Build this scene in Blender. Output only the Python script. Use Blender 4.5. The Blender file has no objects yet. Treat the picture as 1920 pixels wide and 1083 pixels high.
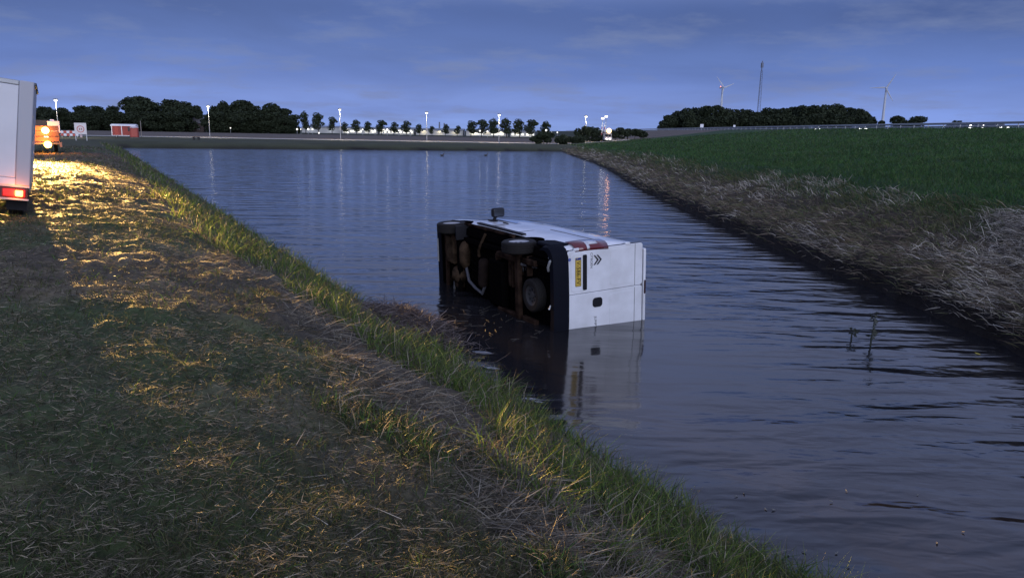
import bpy, bmesh, math, random
import numpy as np
from mathutils import Vector, Matrix
random.seed(7); rng = np.random.default_rng(7)
S = bpy.context.scene; COL = S.collection
PI = math.pi

# ------------------------------------------------------------ camera
FPX, EYE, H0, ROLL = 1420.0, 3.5, 246.0, math.radians(1.0)
PITCH = math.atan((541 - H0) / FPX)
cam = bpy.data.objects.new('camera', bpy.data.cameras.new('camera')); COL.objects.link(cam)
cam.data.sensor_width = 36; cam.data.lens = 36 * FPX / 1920
cam.data.clip_start = 0.05; cam.data.clip_end = 12000
cam.matrix_world = Matrix.Translation((0, 0, EYE)) @ Matrix.Rotation(PI / 2 - PITCH, 4, 'X') @ Matrix.Rotation(ROLL, 4, 'Z')
S.camera = cam

# ------------------------------------------------------------ sky, sun, exposure
SUN_AZ = math.radians(162)          # the last glow of the sunset lies behind the camera, to its right
SUN_EL = math.radians(16)
world = bpy.data.worlds.new('World'); S.world = world; world.use_nodes = True
wn, wl = world.node_tree.nodes, world.node_tree.links
wn.clear()
wout = wn.new('ShaderNodeOutputWorld'); wbg = wn.new('ShaderNodeBackground'); wl.new(wbg.outputs[0], wout.inputs[0])
sky = wn.new('ShaderNodeTexSky'); sky.sky_type = 'NISHITA'; sky.sun_disc = False
sky.sun_elevation = math.radians(2.0); sky.sun_rotation = SUN_AZ
tc = wn.new('ShaderNodeTexCoord'); sep = wn.new('ShaderNodeSeparateXYZ'); wl.new(tc.outputs['Generated'], sep.inputs[0])
def wmath(op, a, b=None):
    n = wn.new('ShaderNodeMath'); n.operation = op
    for i, v in ((0, a), (1, b)):
        if v is None: continue
        if isinstance(v, (int, float)): n.inputs[i].default_value = v
        else: wl.new(v, n.inputs[i])
    return n.outputs[0]
# overcast layer: colour by elevation, broken up by long flat cloud bands
ramp = wn.new('ShaderNodeValToRGB'); wl.new(sep.outputs['Z'], ramp.inputs[0])
cr = ramp.color_ramp; cr.interpolation = 'EASE'
cr.elements[0].position = 0.0; cr.elements[0].color = (0.185, 0.275, 0.585, 1)
cr.elements[1].position = 1.0; cr.elements[1].color = (0.29, 0.34, 0.59, 1)
for pos, c in ((0.03, (0.142, 0.228, 0.535)), (0.075, (0.085, 0.153, 0.410)), (0.145, (0.054, 0.100, 0.290)), (0.21, (0.20, 0.255, 0.49)), (0.38, (0.285, 0.34, 0.60))):
    e = cr.elements.new(pos); e.color = (*c, 1)
zs = wmath('ADD', wmath('MAXIMUM', sep.outputs['Z'], 0.0), 0.12)      # cloud ceiling seen in perspective
cx = wmath('DIVIDE', sep.outputs['X'], zs); cy = wmath('DIVIDE', sep.outputs['Y'], zs)
comb = wn.new('ShaderNodeCombineXYZ'); wl.new(cx, comb.inputs[0]); wl.new(cy, comb.inputs[1])
n1 = wn.new('ShaderNodeTexNoise'); n1.inputs['Scale'].default_value = 0.5; n1.inputs['Detail'].default_value = 7; n1.inputs['Roughness'].default_value = 0.52
n1.inputs['Distortion'].default_value = 0.3
wl.new(comb.outputs[0], n1.inputs['Vector'])
mr = wn.new('ShaderNodeMapRange'); mr.inputs['From Min'].default_value = 0.32; mr.inputs['From Max'].default_value = 0.68
mr.inputs['To Min'].default_value = 0.84; mr.inputs['To Max'].default_value = 1.16
wl.new(n1.outputs['Fac'], mr.inputs['Value'])
mulc = wn.new('ShaderNodeMix'); mulc.data_type = 'RGBA'; mulc.blend_type = 'MULTIPLY'; mulc.inputs['Factor'].default_value = 1
wl.new(ramp.outputs[0], mulc.inputs['A']); wl.new(mr.outputs[0], mulc.inputs['B'])
# thin lilac edges where the cloud is thicker
n2 = wn.new('ShaderNodeTexNoise'); n2.inputs['Scale'].default_value = 1.35; n2.inputs['Detail'].default_value = 8; n2.inputs['Roughness'].default_value = 0.6
wl.new(comb.outputs[0], n2.inputs['Vector'])
mr2 = wn.new('ShaderNodeMapRange'); mr2.inputs['From Min'].default_value = 0.5; mr2.inputs['From Max'].default_value = 0.75
mr2.inputs['To Max'].default_value = 0.8; wl.new(n2.outputs['Fac'], mr2.inputs['Value'])
lil = wn.new('ShaderNodeMix'); lil.data_type = 'RGBA'; wl.new(mr2.outputs[0], lil.inputs['Factor'])
wl.new(mulc.outputs['Result'], lil.inputs['A']); lil.inputs['B'].default_value = (0.138, 0.182, 0.335, 1)
skm = wn.new('ShaderNodeMix'); skm.data_type = 'RGBA'; skm.blend_type = 'ADD'; skm.inputs['Factor'].default_value = 0.012
wl.new(lil.outputs['Result'], skm.inputs['A']); wl.new(sky.outputs[0], skm.inputs['B'])
wl.new(skm.outputs['Result'], wbg.inputs[0]); wbg.inputs[1].default_value = 1.0
sun = bpy.data.objects.new('sun', bpy.data.lights.new('sun', 'SUN')); COL.objects.link(sun)
sun.data.energy = 1.6; sun.data.angle = math.radians(50); sun.data.color = (0.78, 0.83, 1.0)
sd = Vector((math.sin(SUN_AZ) * math.cos(SUN_EL), math.cos(SUN_AZ) * math.cos(SUN_EL), math.sin(SUN_EL)))
sun.rotation_euler = sd.to_track_quat('Z', 'Y').to_euler()
S.view_settings.view_transform = 'Standard'; S.view_settings.look = 'None'
S.view_settings.exposure = 0.3; S.view_settings.gamma = 1; S.view_settings.use_curve_mapping = False

# ------------------------------------------------------------ helpers
def tag(o, label=None, cat=None, group=None, kind=None):
    if label: o['label'] = label
    if cat: o['category'] = cat
    if group: o['group'] = group
    if kind: o['kind'] = kind
    return o
def empty(name, loc=(0, 0, 0), label=None, cat=None, group=None, rz=0.0):
    o = bpy.data.objects.new(name, None); COL.objects.link(o); o.empty_display_size = .3
    o.location = loc; o.rotation_euler = (0, 0, rz)
    return tag(o, label, cat, group)
def kids(o): return [c for c in list(COL.objects) if c.parent == o]
def copy_tree(o, tree=None):
    tree = tree or {}
    c = o.copy(); COL.objects.link(c)
    for ch in CHILD.get(o.name, []):
        d = copy_tree(ch); d.parent = c; CHILD.setdefault(c.name, []).append(d)
    return c
CHILD = {}
class MB:
    def __init__(s): s.v = []; s.f = []; s.m = []
    def add(s, vs, fs, mi=0):
        b = len(s.v); s.v += [tuple(v) for v in vs]
        for f in fs: s.f.append(tuple(i + b for i in f)); s.m.append(mi)
        return s
    def box(s, lo, hi, mi=0, M=None):
        x0, y0, z0 = lo; x1, y1, z1 = hi
        vs = [Vector(p) for p in ((x0, y0, z0), (x1, y0, z0), (x1, y1, z0), (x0, y1, z0), (x0, y0, z1), (x1, y0, z1), (x1, y1, z1), (x0, y1, z1))]
        if M is not None: vs = [M @ v for v in vs]
        return s.add(vs, [(3, 2, 1, 0), (4, 5, 6, 7), (0, 1, 5, 4), (1, 2, 6, 5), (2, 3, 7, 6), (3, 0, 4, 7)], mi)
    def tube(s, pts, rad, n=8, mi=0, cap=True):
        pts = [Vector(p) for p in pts]
        if isinstance(rad, (int, float)): rad = [rad] * len(pts)
        vs = []; fs = []; up = None
        for i, p in enumerate(pts):
            d = (pts[min(i + 1, len(pts) - 1)] - pts[max(i - 1, 0)]).normalized()
            if up is None or abs(up.dot(d)) > .95: up = Vector((0, 0, 1)) if abs(d.z) < .9 else Vector((1, 0, 0))
            a = d.cross(up).normalized(); b = a.cross(d).normalized(); up = b
            for k in range(n):
                t = 2 * PI * k / n; vs.append(p + (a * math.cos(t) + b * math.sin(t)) * rad[i])
        for i in range(len(pts) - 1):
            for k in range(n):
                k2 = (k + 1) % n; fs.append((i * n + k, i * n + k2, (i + 1) * n + k2, (i + 1) * n + k))
        if cap: fs.append(tuple(range(n - 1, -1, -1))); fs.append(tuple((len(pts) - 1) * n + k for k in range(n)))
        return s.add(vs, fs, mi)
    def lathe(s, prof, axis_o, axis_d, n=24, mi=0):     # prof: (radius, distance along the axis)
        o = Vector(axis_o); d = Vector(axis_d).normalized()
        u = d.cross(Vector((0, 0, 1)) if abs(d.z) < .9 else Vector((1, 0, 0))).normalized(); w = d.cross(u)
        vs = []; fs = []
        for (r, h) in prof:
            for k in range(n):
                t = 2 * PI * k / n; vs.append(o + d * h + (u * math.cos(t) + w * math.sin(t)) * r)
        for i in range(len(prof) - 1):
            for k in range(n):
                k2 = (k + 1) % n; fs.append((i * n + k, (i + 1) * n + k, (i + 1) * n + k2, i * n + k2))
        return s.add(vs, fs, mi)
    def ball(s, c, r, n=10, m=6, mi=0):
        c = Vector(c); r = Vector(r) if not isinstance(r, (int, float)) else Vector((r, r, r)); vs = []; fs = []
        for i in range(m + 1):
            for k in range(n):
                a = PI * i / m; t = 2 * PI * k / n
                vs.append(c + Vector((r.x * math.sin(a) * math.cos(t), r.y * math.sin(a) * math.sin(t), r.z * math.cos(a))))
        for i in range(m):
            for k in range(n): fs.append((i * n + k, (i + 1) * n + k, (i + 1) * n + (k + 1) % n, i * n + (k + 1) % n))
        return s.add(vs, fs, mi)
    def prism(s, poly, fn, mi=0):       # poly 2D outline, fn(p, side) -> 3D
        n = len(poly); vs = [fn(p, 0) for p in poly] + [fn(p, 1) for p in poly]
        fs = [tuple(range(n - 1, -1, -1)), tuple(range(n, 2 * n))] + [(i, (i + 1) % n, (i + 1) % n + n, i + n) for i in range(n)]
        return s.add(vs, fs, mi)
    def build(s, name, mats, parent=None, bevel=0, smooth=False, seg=2, angle=40):
        me = bpy.data.meshes.new(name); me.from_pydata([tuple(v) for v in s.v], [], s.f)
        mats = mats if isinstance(mats, (list, tuple)) else [mats]
        for m in mats: me.materials.append(m)
        me.polygons.foreach_set('material_index', s.m)
        bm = bmesh.new(); bm.from_mesh(me); bmesh.ops.recalc_face_normals(bm, faces=bm.faces); bm.to_mesh(me); bm.free()
        o = bpy.data.objects.new(name, me); COL.objects.link(o)
        if parent is not None: o.parent = parent; CHILD.setdefault(parent.name, []).append(o)
        if bevel:
            b = o.modifiers.new('bevel', 'BEVEL'); b.width = bevel; b.segments = seg; b.limit_method = 'ANGLE'; b.angle_limit = math.radians(35)
        if smooth or bevel:
            me.polygons.foreach_set('use_smooth', [True] * len(me.polygons))
            try: me.set_sharp_from_angle(angle=math.radians(angle))
            except Exception: pass
        return o
def mat(name, col, rough=.6, metal=0, emit=None, es=0, coat=0, noise=None, bump=None, spec=.5):
    m = bpy.data.materials.new(name); m.use_nodes = True; nt = m.node_tree; b = nt.nodes['Principled BSDF']
    b.inputs['Base Color'].default_value = (*col, 1); b.inputs['Roughness'].default_value = rough; b.inputs['Metallic'].default_value = metal
    b.inputs['Coat Weight'].default_value = coat; b.inputs['Specular IOR Level'].default_value = spec
    if emit: b.inputs['Emission Color'].default_value = (*emit, 1); b.inputs['Emission Strength'].default_value = es
    if noise:
        sc, amt, col2 = noise
        t = nt.nodes.new('ShaderNodeTexCoord'); n = nt.nodes.new('ShaderNodeTexNoise'); n.inputs['Scale'].default_value = sc; n.inputs['Detail'].default_value = 6
        nt.links.new(t.outputs['Object'], n.inputs['Vector'])
        mr = nt.nodes.new('ShaderNodeMapRange'); mr.inputs['From Min'].default_value = .4; mr.inputs['From Max'].default_value = .7; mr.inputs['To Max'].default_value = amt
        nt.links.new(n.outputs['Fac'], mr.inputs['Value'])
        x = nt.nodes.new('ShaderNodeMix'); x.data_type = 'RGBA'; x.inputs['A'].default_value = (*col, 1); x.inputs['B'].default_value = (*col2, 1)
        nt.links.new(mr.outputs[0], x.inputs['Factor']); nt.links.new(x.outputs['Result'], b.inputs['Base Color'])
    if bump:
        sc, st = bump
        t = nt.nodes.new('ShaderNodeTexCoord'); n = nt.nodes.new('ShaderNodeTexNoise'); n.inputs['Scale'].default_value = sc; n.inputs['Detail'].default_value = 4
        nt.links.new(t.outputs['Object'], n.inputs['Vector'])
        bp = nt.nodes.new('ShaderNodeBump'); bp.inputs['Strength'].default_value = st; bp.inputs['Distance'].default_value = .02
        nt.links.new(n.outputs['Fac'], bp.inputs['Height']); nt.links.new(bp.outputs[0], b.inputs['Normal'])
    return m
def col_mat(name, rough=.75, trans=0.0, bump=None):         # base colour from the per-vertex albedo attribute
    m = bpy.data.materials.new(name); m.use_nodes = True; nt = m.node_tree; b = nt.nodes['Principled BSDF']
    a = nt.nodes.new('ShaderNodeAttribute'); a.attribute_name = 'col'
    b.inputs['Roughness'].default_value = rough; b.inputs['Specular IOR Level'].default_value = .2
    if bump:
        t = nt.nodes.new('ShaderNodeNewGeometry'); n = nt.nodes.new('ShaderNodeTexNoise'); n.inputs['Scale'].default_value = bump[0]; n.inputs['Detail'].default_value = 8
        n.inputs['Roughness'].default_value = .65
        nt.links.new(t.outputs['Position'], n.inputs['Vector'])
        bp = nt.nodes.new('ShaderNodeBump'); bp.inputs['Strength'].default_value = bump[1]; bp.inputs['Distance'].default_value = .05
        nt.links.new(n.outputs['Fac'], bp.inputs['Height']); nt.links.new(bp.outputs[0], b.inputs['Normal'])
        mr = nt.nodes.new('ShaderNodeMapRange'); mr.inputs['From Min'].default_value = .3; mr.inputs['From Max'].default_value = .7
        mr.inputs['To Min'].default_value = .55; mr.inputs['To Max'].default_value = 1.4; nt.links.new(n.outputs['Fac'], mr.inputs['Value'])
        x = nt.nodes.new('ShaderNodeMix'); x.data_type = 'RGBA'; x.blend_type = 'MULTIPLY'; x.inputs['Factor'].default_value = 1
        nt.links.new(a.outputs['Color'], x.inputs['A']); nt.links.new(mr.outputs[0], x.inputs['B']); nt.links.new(x.outputs['Result'], b.inputs['Base Color'])
    else: nt.links.new(a.outputs['Color'], b.inputs['Base Color'])
    if trans:
        tr = nt.nodes.new('ShaderNodeBsdfTranslucent'); nt.links.new(a.outputs['Color'], tr.inputs[0])
        mx = nt.nodes.new('ShaderNodeMixShader'); mx.inputs[0].default_value = trans
        nt.links.new(b.outputs[0], mx.inputs[1]); nt.links.new(tr.outputs[0], mx.inputs[2]); nt.links.new(mx.outputs[0], nt.nodes['Material Output'].inputs[0])
    return m
def lamp(name, kind, loc, energy, color, parent=None, radius=.1, aim=None, spot=None, blend=.5):
    l = bpy.data.lights.new(name, kind); l.energy = energy; l.color = color; l.shadow_soft_size = radius
    o = bpy.data.objects.new(name, l); COL.objects.link(o); o.location = loc; l.specular_factor = .12 if kind == 'SPOT' else 0.0
    if spot: l.spot_size = spot; l.spot_blend = blend
    if aim is not None: o.rotation_euler = (Vector(aim) - Vector(loc)).to_track_quat('-Z', 'Y').to_euler()
    if parent is not None: o.parent = parent
    return o
# survey helpers: where a sight line of the photograph meets a plane of the real place
def ray(u, v):
    x = (u - 960) / FPX; y = (541 - v) / FPX; c, s = math.cos(ROLL), math.sin(ROLL)
    a = c * x - s * y; b = s * x + c * y
    return np.array([a, math.cos(PITCH) + b * math.sin(PITCH), -math.sin(PITCH) + b * math.cos(PITCH)])
def at(u, v, z=0.): d = ray(u, v); return np.array([0, 0, EYE]) + (z - EYE) / d[2] * d
def aty(u, v, Y): d = ray(u, v); return np.array([0, 0, EYE]) + Y / d[1] * d

# ------------------------------------------------------------ terrain function
def _h(ix, iy, seed):
    n = (ix.astype(np.int64) * 374761393 + iy.astype(np.int64) * 668265263 + seed * 1274126177) & 0xffffffff
    n = ((n ^ (n >> 13)) * 1274126177) & 0xffffffff
    return ((n ^ (n >> 16)) & 0xffff) / 65535.0
def vn(x, y, seed=0):
    ix = np.floor(x); iy = np.floor(y); fx = x - ix; fy = y - iy
    fx = fx * fx * (3 - 2 * fx); fy = fy * fy * (3 - 2 * fy)
    a = _h(ix, iy, seed); b = _h(ix + 1, iy, seed); c = _h(ix, iy + 1, seed); d = _h(ix + 1, iy + 1, seed)
    return (a * (1 - fx) + b * fx) * (1 - fy) + (c * (1 - fx) + d * fx) * fy
def fbm(x, y, o=4, seed=0):
    t = 0; a = .5; s = 0
    for k in range(o): t = t + a * vn(x, y, seed + k * 17); s += a; a *= .55; x = x * 2.03 + 11.3; y = y * 2.03 + 7.7
    return t / s
def sm(a, b, x): t = np.clip((x - a) / (b - a), 0, 1); return t * t * (3 - 2 * t)
def zones(x, y):
    s = -.874 * (x - 5.45) - .486 * y - .10
    r = x - 8.35 - .25 * np.sin(y * .09 + 1) - .02 * np.clip(y - 40, 0, 60) * np.exp(-((y - 90) / 40) ** 2)
    q = (y - 141 - .35 * x) * .944
    s = s + .22 * (fbm(x * .8, y * .8, 3, 5) - .5); r = r + .5 * (fbm(x * .7, y * .7, 3, 9) - .5); q = q + 1.0 * (fbm(x * .2, y * .2, 3, 2) - .5)
    return s, r, q
def height(x, y, fine=True):
    x = np.asarray(x, float); y = np.asarray(y, float)
    s, r, q = zones(x, y); D = np.maximum(np.maximum(s, r), q)
    PL = .9 + 1.0 * (1 - sm(20, 140, y))
    up = np.clip((x - 12.8) / 46., 0, 1); PR = PL + (4.95 - PL) * up
    PR = np.where(x > 90, 4.95 - 4.05 * sm(91, 104, x), PR)
    P = np.where(x > 8, PR, PL)
    gl = np.interp(D, [-3, 0, .5, 1, 2, 3, 4, 5], [-1.1, 0, .16, .27, .55, .82, .95, 1.])
    gr = np.interp(D, [-3, 0, .12, .5, 3.8, 5.2], [-1.1, 0, .20, .30, .82, 1.])
    gf = np.interp(D, [-3, 0, .25, 1, 5], [-1.1, 0, .33, .5, 1.])
    isr = (r >= s) & (r >= q); isq = (q > s) & (q > r)
    z = P * np.where(isr, gr, np.where(isq, gf, gl))
    z = z + np.where(isr | isq, 0, .12 * np.clip(s - 5.9, 0, 3.2) * (1 - sm(22, 36, y)))
    if fine:
        land = sm(.0, .5, D)
        rr = np.hypot(x, y)
        near = 1 - sm(60, 110, rr)
        clump = .11 * (np.maximum(fbm(x * 1.5, y * 1.5, 4, 21), .42) - .5) + .15 * (fbm(x * 3.6, y * 3.6, 3, 23) - .5)
        rb = .34 * (fbm(x * .9, y * .9, 4, 31) - .5) + .16 * (fbm(x * 3.2, y * 3.2, 3, 33) - .5)
        rf = .22 * (fbm(x * .5, y * .5, 4, 41) - .5) + .07 * (fbm(x * 2, y * 2, 3, 43) - .5)
        road = np.where((x > 56) & (x < 92), 0, 1)
        z = z + land * near * np.where(isr, np.where(r < 4.5, rb, rf), clump) * road
    return z

# ------------------------------------------------------------ ground
rad = np.concatenate([np.geomspace(.3, 2.0, 40, endpoint=False), np.geomspace(2.0, 60, 400, endpoint=False), np.geomspace(60, 420, 130, endpoint=False), np.geomspace(420, 9000, 40)])
ang = np.concatenate([np.radians(np.linspace(-180, -50, 70, endpoint=False)), np.radians(np.linspace(-50, 50, 640, endpoint=False)), np.radians(np.linspace(50, 180, 70, endpoint=False))])
R_, A_ = np.meshgrid(rad, ang, indexing='ij'); gx = (R_ * np.sin(A_)).ravel(); gy = (R_ * np.cos(A_)).ravel()
gz = height(gx, gy)
def ground_colour(x, y):
    s, r, q = zones(x, y); D = np.maximum(np.maximum(s, r), q)
    isr = (r >= s) & (r >= q); isq = (q > s) & (q > r)
    n = fbm(x * 1.6, y * 1.6, 4, 51)[:, None]; n2 = fbm(x * .35, y * .35, 3, 52)[:, None]; n3 = fbm(x * 6, y * 6, 3, 53)[:, None]
    brown = np.array([.072, .060, .042]); green = np.array([.046, .062, .026]); straw = np.array([.125, .105, .070]); shaded_mud = np.array([.012, .0095, .008])
    L = brown + (green - brown) * sm(.42, .62, n2) + (straw - brown) * sm(.5, .72, n) * .8
    L = L * (.7 + .6 * n3)
    Rb = np.array([.052, .041, .029]) * (.5 + n3) + (np.array([.15, .13, .10]) - .08) * sm(.55, .75, n)
    Rf = np.array([.022, .052, .018]) * (.6 + .8 * n) + np.array([.02, .02, .004]) * sm(.5, .7, n2)
    t = sm(2.4, 4.2, (r + 1.6 * (fbm(x * .4, y * .4, 3, 57) - .5)))[:, None]
    Rr = Rb * (1 - t) + Rf * t
    fg = np.array([.050, .054, .028]) * (.7 + .6 * n2)
    far = np.where((y > 184)[:, None], np.array([.115, .095, .078]) * (.8 + .4 * n2), fg)
    far = np.where((y > 318)[:, None], np.array([.028, .034, .018]), far)
    c = np.where(isr[:, None], Rr, np.where(isq[:, None], far, L))
    ff = sm(45, 110, y)[:, None]; c = np.where((isr | isq)[:, None], c, c * (1 - ff) + np.where((y > 184)[:, None], far, fg) * ff)
    # gravel drive that leads from the road to the work trailer
    gd = np.abs((x + 55) * .88 + (y - 85) * .47 + 22); gm = (sm(8, 6, gd) * sm(58, 66, y) * sm(186, 180, y) * ((s > 12) & ~isq))[:, None]
    c = c * (1 - gm) + np.array([.26, .24, .22]) * (.8 + .4 * n) * gm
    m = sm(.55, .12, D)[:, None]; c = c * (1 - m) + shaded_mud * m  # mud at the waterline, its colour darkened to paint in the undercut's shade
    return c
def np_mesh(name, V, F, mats, cols=None, smooth=True, parent=None):
    me = bpy.data.meshes.new(name)
    k = [len(f) for f in F]  # F: list of int arrays (n,3) / (n,4)
    nv = len(V); me.vertices.add(nv); me.vertices.foreach_set('co', np.asarray(V, np.float32).ravel())
    loops = np.concatenate([f.ravel() for f in F]); cnt = np.concatenate([np.full(len(f), f.shape[1]) for f in F])
    me.loops.add(len(loops)); me.loops.foreach_set('vertex_index', loops.astype(np.int32))
    me.polygons.add(len(cnt)); me.polygons.foreach_set('loop_start', np.concatenate([[0], np.cumsum(cnt)[:-1]]).astype(np.int32))
    me.polygons.foreach_set('use_smooth', np.full(len(cnt), smooth))
    if cols is not None:
        a = me.attributes.new('col', 'FLOAT_COLOR', 'POINT')
        a.data.foreach_set('color', np.concatenate([cols, np.ones((nv, 1))], 1).astype(np.float32).ravel())
    me.update(calc_edges=True); me.validate()
    for m in (mats if isinstance(mats, list) else [mats]): me.materials.append(m)
    o = bpy.data.objects.new(name, me); COL.objects.link(o)
    if parent is not None: o.parent = parent; CHILD.setdefault(parent.name, []).append(o)
    return o
nr, na = len(rad), len(ang)
I, J = np.meshgrid(np.arange(nr - 1), np.arange(na), indexing='ij'); J2 = (J + 1) % na
quads = np.stack([I * na + J, (I + 1) * na + J, (I + 1) * na + J2, I * na + J2], -1).reshape(-1, 4)[:, ::-1]
fan = np.stack([np.full(na, nr * na), np.arange(na), (np.arange(na) + 1) % na], -1)[:, ::-1]
V = np.concatenate([np.stack([gx, gy, gz], 1), [[0, 0, float(height(0., 0.))]]])
M_ground = col_mat('soil_and_turf', .9, bump=(14, .55))
ground = np_mesh('ground', V, [quads, fan], M_ground, ground_colour(V[:, 0], V[:, 1])); tag(ground, kind='structure')

# ------------------------------------------------------------ water
mw = bpy.data.materials.new('pond_water'); mw.use_nodes = True; nt = mw.node_tree; N, Lk = nt.nodes, nt.links; wb = N['Principled BSDF']
wb.inputs['Base Color'].default_value = (.012, .012, .014, 1); wb.inputs['Roughness'].default_value = .10; wb.inputs['IOR'].default_value = 1.5
geo = N.new('ShaderNodeNewGeometry')
def wnoise(sx, sy, scale, detail, dist, rot):
    mp = N.new('ShaderNodeMapping'); mp.inputs['Scale'].default_value = (sx, sy, 1); mp.inputs['Rotation'].default_value = (0, 0, rot)
    Lk.new(geo.outputs['Position'], mp.inputs[0]); n = N.new('ShaderNodeTexNoise'); n.inputs['Scale'].default_value = scale
    n.inputs['Detail'].default_value = detail; n.inputs['Distortion'].default_value = dist; n.inputs['Roughness'].default_value = .5
    Lk.new(mp.outputs[0], n.inputs['Vector']); return n.outputs['Fac']
def mth(op, a, b, c=None):
    n = N.new('ShaderNodeMath'); n.operation = op
    for i, v in enumerate((a, b, c)):
        if v is None: continue
        if isinstance(v, (int, float)): n.inputs[i].default_value = v
        else: Lk.new(v, n.inputs[i])
    return n.outputs[0]
ripple = wnoise(.30, 1.0, 1.75, 2, .45, .10)
swell = wnoise(.30, 1.0, 1.05, 1, .6, -.16)
fine = wnoise(.5, 1.0, 5.0, 2, .3, .2)
vd = N.new('ShaderNodeVectorMath'); vd.operation = 'DISTANCE'; vd.inputs[1].default_value = (.9, 11.6, 0); Lk.new(geo.outputs['Position'], vd.inputs[0])
lee = N.new('ShaderNodeMapRange'); lee.interpolation_type = 'SMOOTHSTEP'; lee.inputs['From Min'].default_value = 1.2; lee.inputs['From Max'].default_value = 5.0
lee.inputs['To Min'].default_value = .16; lee.inputs['To Max'].default_value = 1.0; Lk.new(vd.outputs['Value'], lee.inputs['Value'])
sp = N.new('ShaderNodeSeparateXYZ'); Lk.new(geo.outputs['Position'], sp.inputs[0])
nearf = N.new('ShaderNodeMapRange'); nearf.interpolation_type = 'SMOOTHSTEP'; nearf.inputs['From Min'].default_value = 9; nearf.inputs['From Max'].default_value = 34
nearf.inputs['To Min'].default_value = 1.25; nearf.inputs['To Max'].default_value = .62; Lk.new(sp.outputs['Y'], nearf.inputs['Value'])
hsum = mth('MULTIPLY', mth('ADD', mth('ADD', mth('MULTIPLY', mth('MULTIPLY', ripple, .060), nearf.outputs[0]), mth('MULTIPLY', swell, .09)), mth('MULTIPLY', mth('MULTIPLY', fine, .013), nearf.outputs[0])), lee.outputs[0])
bp = N.new('ShaderNodeBump'); bp.inputs['Strength'].default_value = 1; bp.inputs['Distance'].default_value = 1; Lk.new(hsum, bp.inputs['Height']); Lk.new(bp.outputs[0], wb.inputs['Normal'])
b = MB(); b.add([(-130, -12, 0), (40, -12, 0), (40, 165, 0), (-130, 165, 0)], [(0, 1, 2, 3)]); tag(b.build('pond_water', mw), kind='structure')

# ------------------------------------------------------------ common materials
M_white = mat('white_paint', (.74, .75, .78), .28, coat=.6, noise=(2.2, .6, (.50, .50, .50)))
M_whiteplain = mat('white_sheet', (.72, .72, .74), .5)
M_black = mat('black_plastic', (.014, .014, .017), .6, spec=.12)
M_bump = mat('charcoal_bumper', (.007, .008, .013), .7, bump=(60, .15), spec=.05)
M_rubber = mat('tyre_rubber', (.018, .0165, .016), .8, spec=.15)
M_rim = mat('steel_rim', (.42, .42, .43), .4, metal=.6)
M_under = mat('underbody_dirt', (.003, .0028, .003), .95, spec=0, noise=(5, .6, (.006, .004, .004)), bump=(18, .6))
M_rust = mat('rusty_steel', (.040, .025, .018), .8, spec=0, noise=(4, 1.0, (.004, .003, .003)), bump=(30, .4))
M_alu = mat('dull_aluminium', (.06, .040, .026), .7, spec=0, noise=(6, 1.0, (.006, .005, .004)))
M_glass = mat('dark_glass', (.012, .014, .018), .06, coat=.5)
M_red = mat('red_lens', (.11, .008, .010), .18, coat=.8)
M_clear = mat('clear_lens', (.55, .55, .58), .2, coat=.8)
M_amber = mat('lit_amber', (.9, .5, .1), .4, emit=(1, .42, .06), es=30)
M_lampw = mat('lit_white', (.9, .9, .9), .4, emit=(1, .90, .70), es=7)
M_head = mat('lit_headlamp', (.9, .9, .9), .4, emit=(1, .97, .92), es=7)
M_yard = mat('lit_yard_lamp', (.9, .9, .9), .4, emit=(1, .93, .82), es=1.4)
M_lampw2 = mat('lit_white_small', (.9, .9, .9), .4, emit=(1, .95, .88), es=6)
M_tail = mat('lit_tail_lamp', (.6, .03, .02), .3, emit=(1, .25, .05), es=9)
M_tailred = mat('lit_red_lens', (.5, .02, .02), .3, emit=(1, .03, .015), es=.18)
M_grey = mat('galvanised_steel', (.36, .37, .38), .45, metal=.4)
M_dgrey = mat('dark_grey_paint', (.07, .07, .075), .5)
M_asph = mat('asphalt', (.05, .05, .052), .85, bump=(40, .3))

# ------------------------------------------------------------ roads
b = MB(); ys = list(range(-60, 200, 20)) + list(range(200, 2000, 150))
b.add([(x, y, 4.962) for y in ys for x in (60.6, 88.4)], [(2 * i, 2 * i + 1, 2 * i + 3, 2 * i + 2) for i in range(len(ys) - 1)]); tag(b.build('highway', M_asph), kind='structure')
b = MB(); xs = list(np.linspace(-150, 26, 60))
b.add([(x, y, float(height(x, y, False)) + .03) for x in xs for y in (172, 181.5)], [(2 * i, 2 * i + 1, 2 * i + 3, 2 * i + 2) for i in range(len(xs) - 1)])
tag(b.build('road', mat('pale_concrete', (.40, .38, .34), .8, noise=(.3, .6, (.32, .30, .27)))), kind='structure')

# ------------------------------------------------------------ the overturned van
TH = math.radians(29)
Fw = Vector((-math.sin(TH), math.cos(TH), 0)); Up = Vector((math.cos(TH), math.sin(TH), 0)); Lf = Vector((0, 0, 1))
RT = math.radians(2.5)                                              # the roof side lies a little higher than the wheels
Up2 = (Up * math.cos(RT) + Lf * math.sin(RT)); Lf2 = (Lf * math.cos(RT) - Up * math.sin(RT))
ZS = 1.08; O = Vector((.73, 13.18, .55)) - .32 * ZS * Up
VAN = empty('panel_van', label='white delivery van lying on its side half under water in the pond', cat='van')
VAN.matrix_world = Matrix(((Fw.x, Lf2.x, Up2.x, O.x), (Fw.y, Lf2.y, Up2.y, O.y), (Fw.z, Lf2.z, Up2.z, O.z), (0, 0, 0, 1))) @ Matrix.Diagonal((1, 1, ZS, 1))
half = [(.70, .36), (.86, .37), (.905, .44), (.93, .58), (.95, .80), (.955, 1.05), (.945, 1.30), (.925, 1.55), (.89, 1.80), (.855, 2.0), (.82, 2.12), (.76, 2.20), (.66, 2.245), (.45, 2.265), (.0, 2.27)]
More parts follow.
